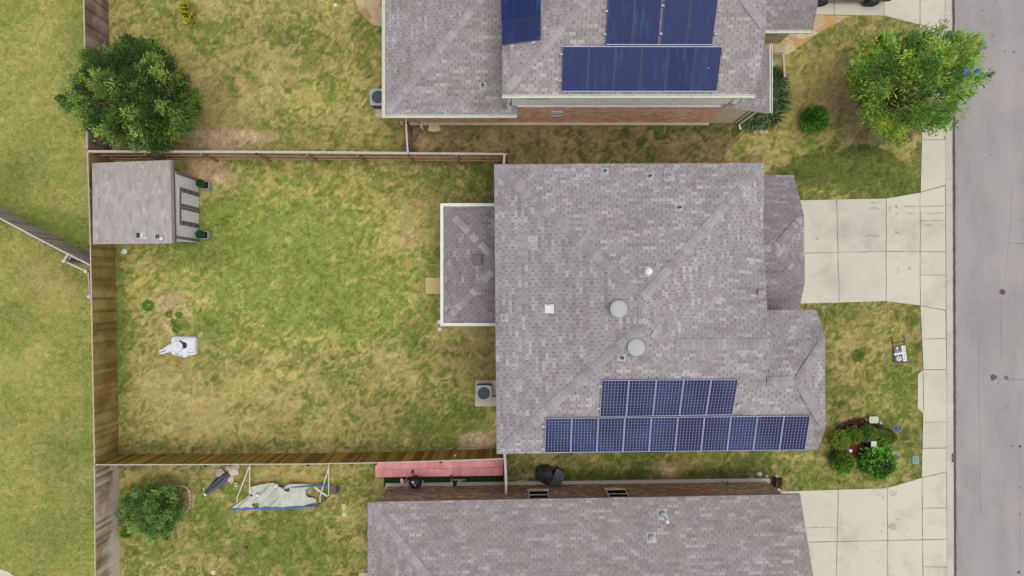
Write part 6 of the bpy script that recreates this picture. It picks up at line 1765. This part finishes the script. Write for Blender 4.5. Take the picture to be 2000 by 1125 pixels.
for i, (u, v, r, c_, lab) in enumerate(((430, 924, .24, (176, 164, 158), 'grey rock on the west side of the pile by the parasol'), (457, 920, .27, (206, 190, 172), 'largest pinkish rock in the pile by the parasol'), (450, 935, .20, (198, 182, 160), 'pinkish rock nearest the striped ball'), (462, 911, .16, (190, 184, 178), 'small pale rock touching the fence behind the parasol'), (445, 914, .14, (186, 170, 156), 'small tan rock between two larger rocks at the fence'))):
    rock(lab, u, v, r, c_, .55, 40 + i, 'rock', 'rocks piled by the parasol')
T = thing('striped_ball', 'white ball with brown stripe on the grass near the toppled frame', 'ball', at(461, 946, 0))
c = at(461, 946, .11); mb = MB()
nn = 10
for j in range(nn):
    t0, t1 = -math.pi / 2 + math.pi * j / nn, -math.pi / 2 + math.pi * (j + 1) / nn
    colb = C(120, 92, 80) if 4 <= j <= 5 else C(235, 228, 220)
    for k in range(18):
        a0, a1 = 2 * math.pi * k / 18, 2 * math.pi * (k + 1) / 18
        P = [c + Vector((math.cos(t_) * math.cos(a_2) * .105, math.sin(t_) * .105, math.cos(t_) * math.sin(a_2) * .105)) for t_, a_2 in ((t0, a0), (t0, a1), (t1, a1), (t1, a0))]
        mb.face(P, 0, colb)
mb.build('ball', M['attr'], T, True)
# stone ring around the small tree
ring = [(341, 949), (349, 948), (357, 948.5), (364, 951), (369, 956), (371, 963), (372, 971), (372.5, 979), (372, 987), (368.5, 995), (362, 1001)]
ORD = ['topmost', 'second', 'third', 'fourth', 'fifth', 'sixth', 'seventh', 'eighth', 'ninth', 'last']
for i in range(len(ring) - 1):
    a, b = at(*ring[i], .05), at(*ring[i + 1], .05)
    mb = MB(); mb.beam(a.lerp(b, .06), b.lerp(a, .06), .11, .09, 0, C(*random.choice(((190, 172, 140), (176, 160, 132), (200, 182, 148)))))
    o = mb.build('edging_stone', M['attr'], None); tag(o, 'tan edging block, %s of the row curving down beside the small tree' % ORD[i], 'edging stone', 'edging blocks curving round the small tree')
mb = MB(); c = at(416.5, 1118, .06); c.z = 0; mb.lathe(c, [(.11, 0), (.12, .06), (.09, .08), (.001, .08)], 16, 0, C(216, 190, 150)); tag(mb.build('tree_stump', M['attr'], None), 'round tan stump at the bottom of the lower yard', 'stump')
for i, (u, v, ru, lab) in enumerate(((672, 990, .16, 'irregular pale scrap of sheeting, upper of two near the south roof'), (672, 1005, .13, 'pale scrap of sheeting, lower of two near the south roof'))):
    mb = MB(); random.seed(60 + i); c = at(u, v, .03); mb.prism([(c.x + math.cos(a) * ru * random.uniform(.6, 1.1), c.y + math.sin(a) * ru * random.uniform(.7, 1.2)) for a in [2 * math.pi * k / 9 for k in range(9)]], .0, .035, 0, C(198, 196, 158))
    tag(mb.build('sheeting_scrap', M['attr'], None), lab, 'scrap', 'pale scraps near the south roof')
mb = MB(); c = at(480.5, 1071, .05); mb.box((c.x, c.y, .05), (.12, .16, .08), .5, 0, C(88, 84, 56)); mb.box((c.x - .02, c.y + .03, .09), (.06, .08, .03), .9, 0, C(120, 112, 70)); tag(mb.build('clod', M['attr'], None), 'small dark clod on the lower lawn', 'clod')

# small white bracket on the south fence, board patch
mb = MB(); q = at(889, 891.5, 1.2); mb.box((q.x, q.y, 1.2), (.13, .06, .09)); mb.box((q.x, q.y + .05, 1.2), (.06, .06, .05)); tag(mb.build('fence_box', M['frame_white'], None), 'small white box fixed on the mossy south fence', 'box')

# parked car at the top edge
T = thing('parked_car', 'maroon parked car mostly beyond the top edge of the photo', 'car', at(1660, -30, 0))
x0, x1, yS_, wd = 13.75, 17.75, 13.46, 1.75
t = NT('car_paint', .25, .5); t.base(C(112, 78, 76)); t.b.inputs['Coat Weight'].default_value = .4; paint = t.mat
zf = ZP
side = [(0, .32), (.05, .62), (.55, .80), (1.25, .90), (1.75, 1.32), (2.95, 1.40), (3.55, .98), (3.95, .90), (4.0, .45), (3.9, .28), (3.6, .28), (.4, .26)]
def sec(yf, inset, lower=True):
    P = []
    for (x, z_) in side:
        ins = inset if z_ > .95 else (.04 if z_ < .4 else 0)
        P.append(Vector((x0 + x, yS_ + (ins if yf == 0 else wd - ins), z_ + zf)))
    return P
S0, S1 = sec(0, .22), sec(1, .22)
mb = MB()
for i in range(len(side)):
    j = (i + 1) % len(side); mb.face([S0[i], S1[i], S1[j], S0[j]])
mb.face(S0[::-1]); mb.face(S1)
mb.build('body', paint, T)
for sx in (.78, 3.18):
    for sy in (0, 1):
        yc = yS_ + .02 if sy == 0 else yS_ + wd - .02
        mb = MB(); c = Vector((x0 + sx, yc, .33 + zf))
        for (r_, w0, w1) in ((.33, -.10, .10),):
            rings = [[c + Vector((math.cos(a) * rr_, yy, math.sin(a) * rr_)) for a in [2 * math.pi * k / 22 for k in range(22)]] for rr_, yy in ((.24, -.11), (.32, -.11), (.335, -.06), (.335, .06), (.32, .11), (.24, .11))]
            for i in range(5):
                for k in range(22): mb.face([rings[i][k], rings[i][(k + 1) % 22], rings[i + 1][(k + 1) % 22], rings[i + 1][k]])
        w_ = mb.build('wheel', M['black'], T)
        mb = MB()
        sg = -1 if sy == 0 else 1
        mb.face([c + Vector((math.cos(a) * .24, sg * .07, math.sin(a) * .24)) for a in [2 * math.pi * k / 22 for k in range(22)]], 0)
        for k in range(5):
            a = k * 1.2566; mb.beam(c + Vector((0, sg * .09, 0)), c + Vector((math.cos(a) * .23, sg * .09, math.sin(a) * .23)), .05, .03)
        mb.build('rim', M['dark_grey'], w_)
mb = MB()
for yy, sg in ((yS_ + .215, -1), (yS_ + wd - .215, 1)):
    mb.face([Vector((x0 + x, yy + sg * .015, z_ + zf)) for x, z_ in ((1.42, .98), (1.82, 1.28), (2.9, 1.34), (3.35, .99))])
mb.build('side_window', M['glass'], T)
mb = MB(); mb.face([Vector((x0 + 1.28, yS_ + .2, .93 + zf)), Vector((x0 + 1.28, yS_ + wd - .2, .93 + zf)), Vector((x0 + 1.72, yS_ + wd - .28, 1.31 + zf)), Vector((x0 + 1.72, yS_ + .28, 1.31 + zf))]); mb.build('windscreen', M['glass'], T)
for yy in (yS_ + .25, yS_ + wd - .25):
    mb = MB(); mb.box((x0 + .06, yy, .62 + zf), (.1, .32, .12)); mb.build('headlight', M['metal_white'], T)
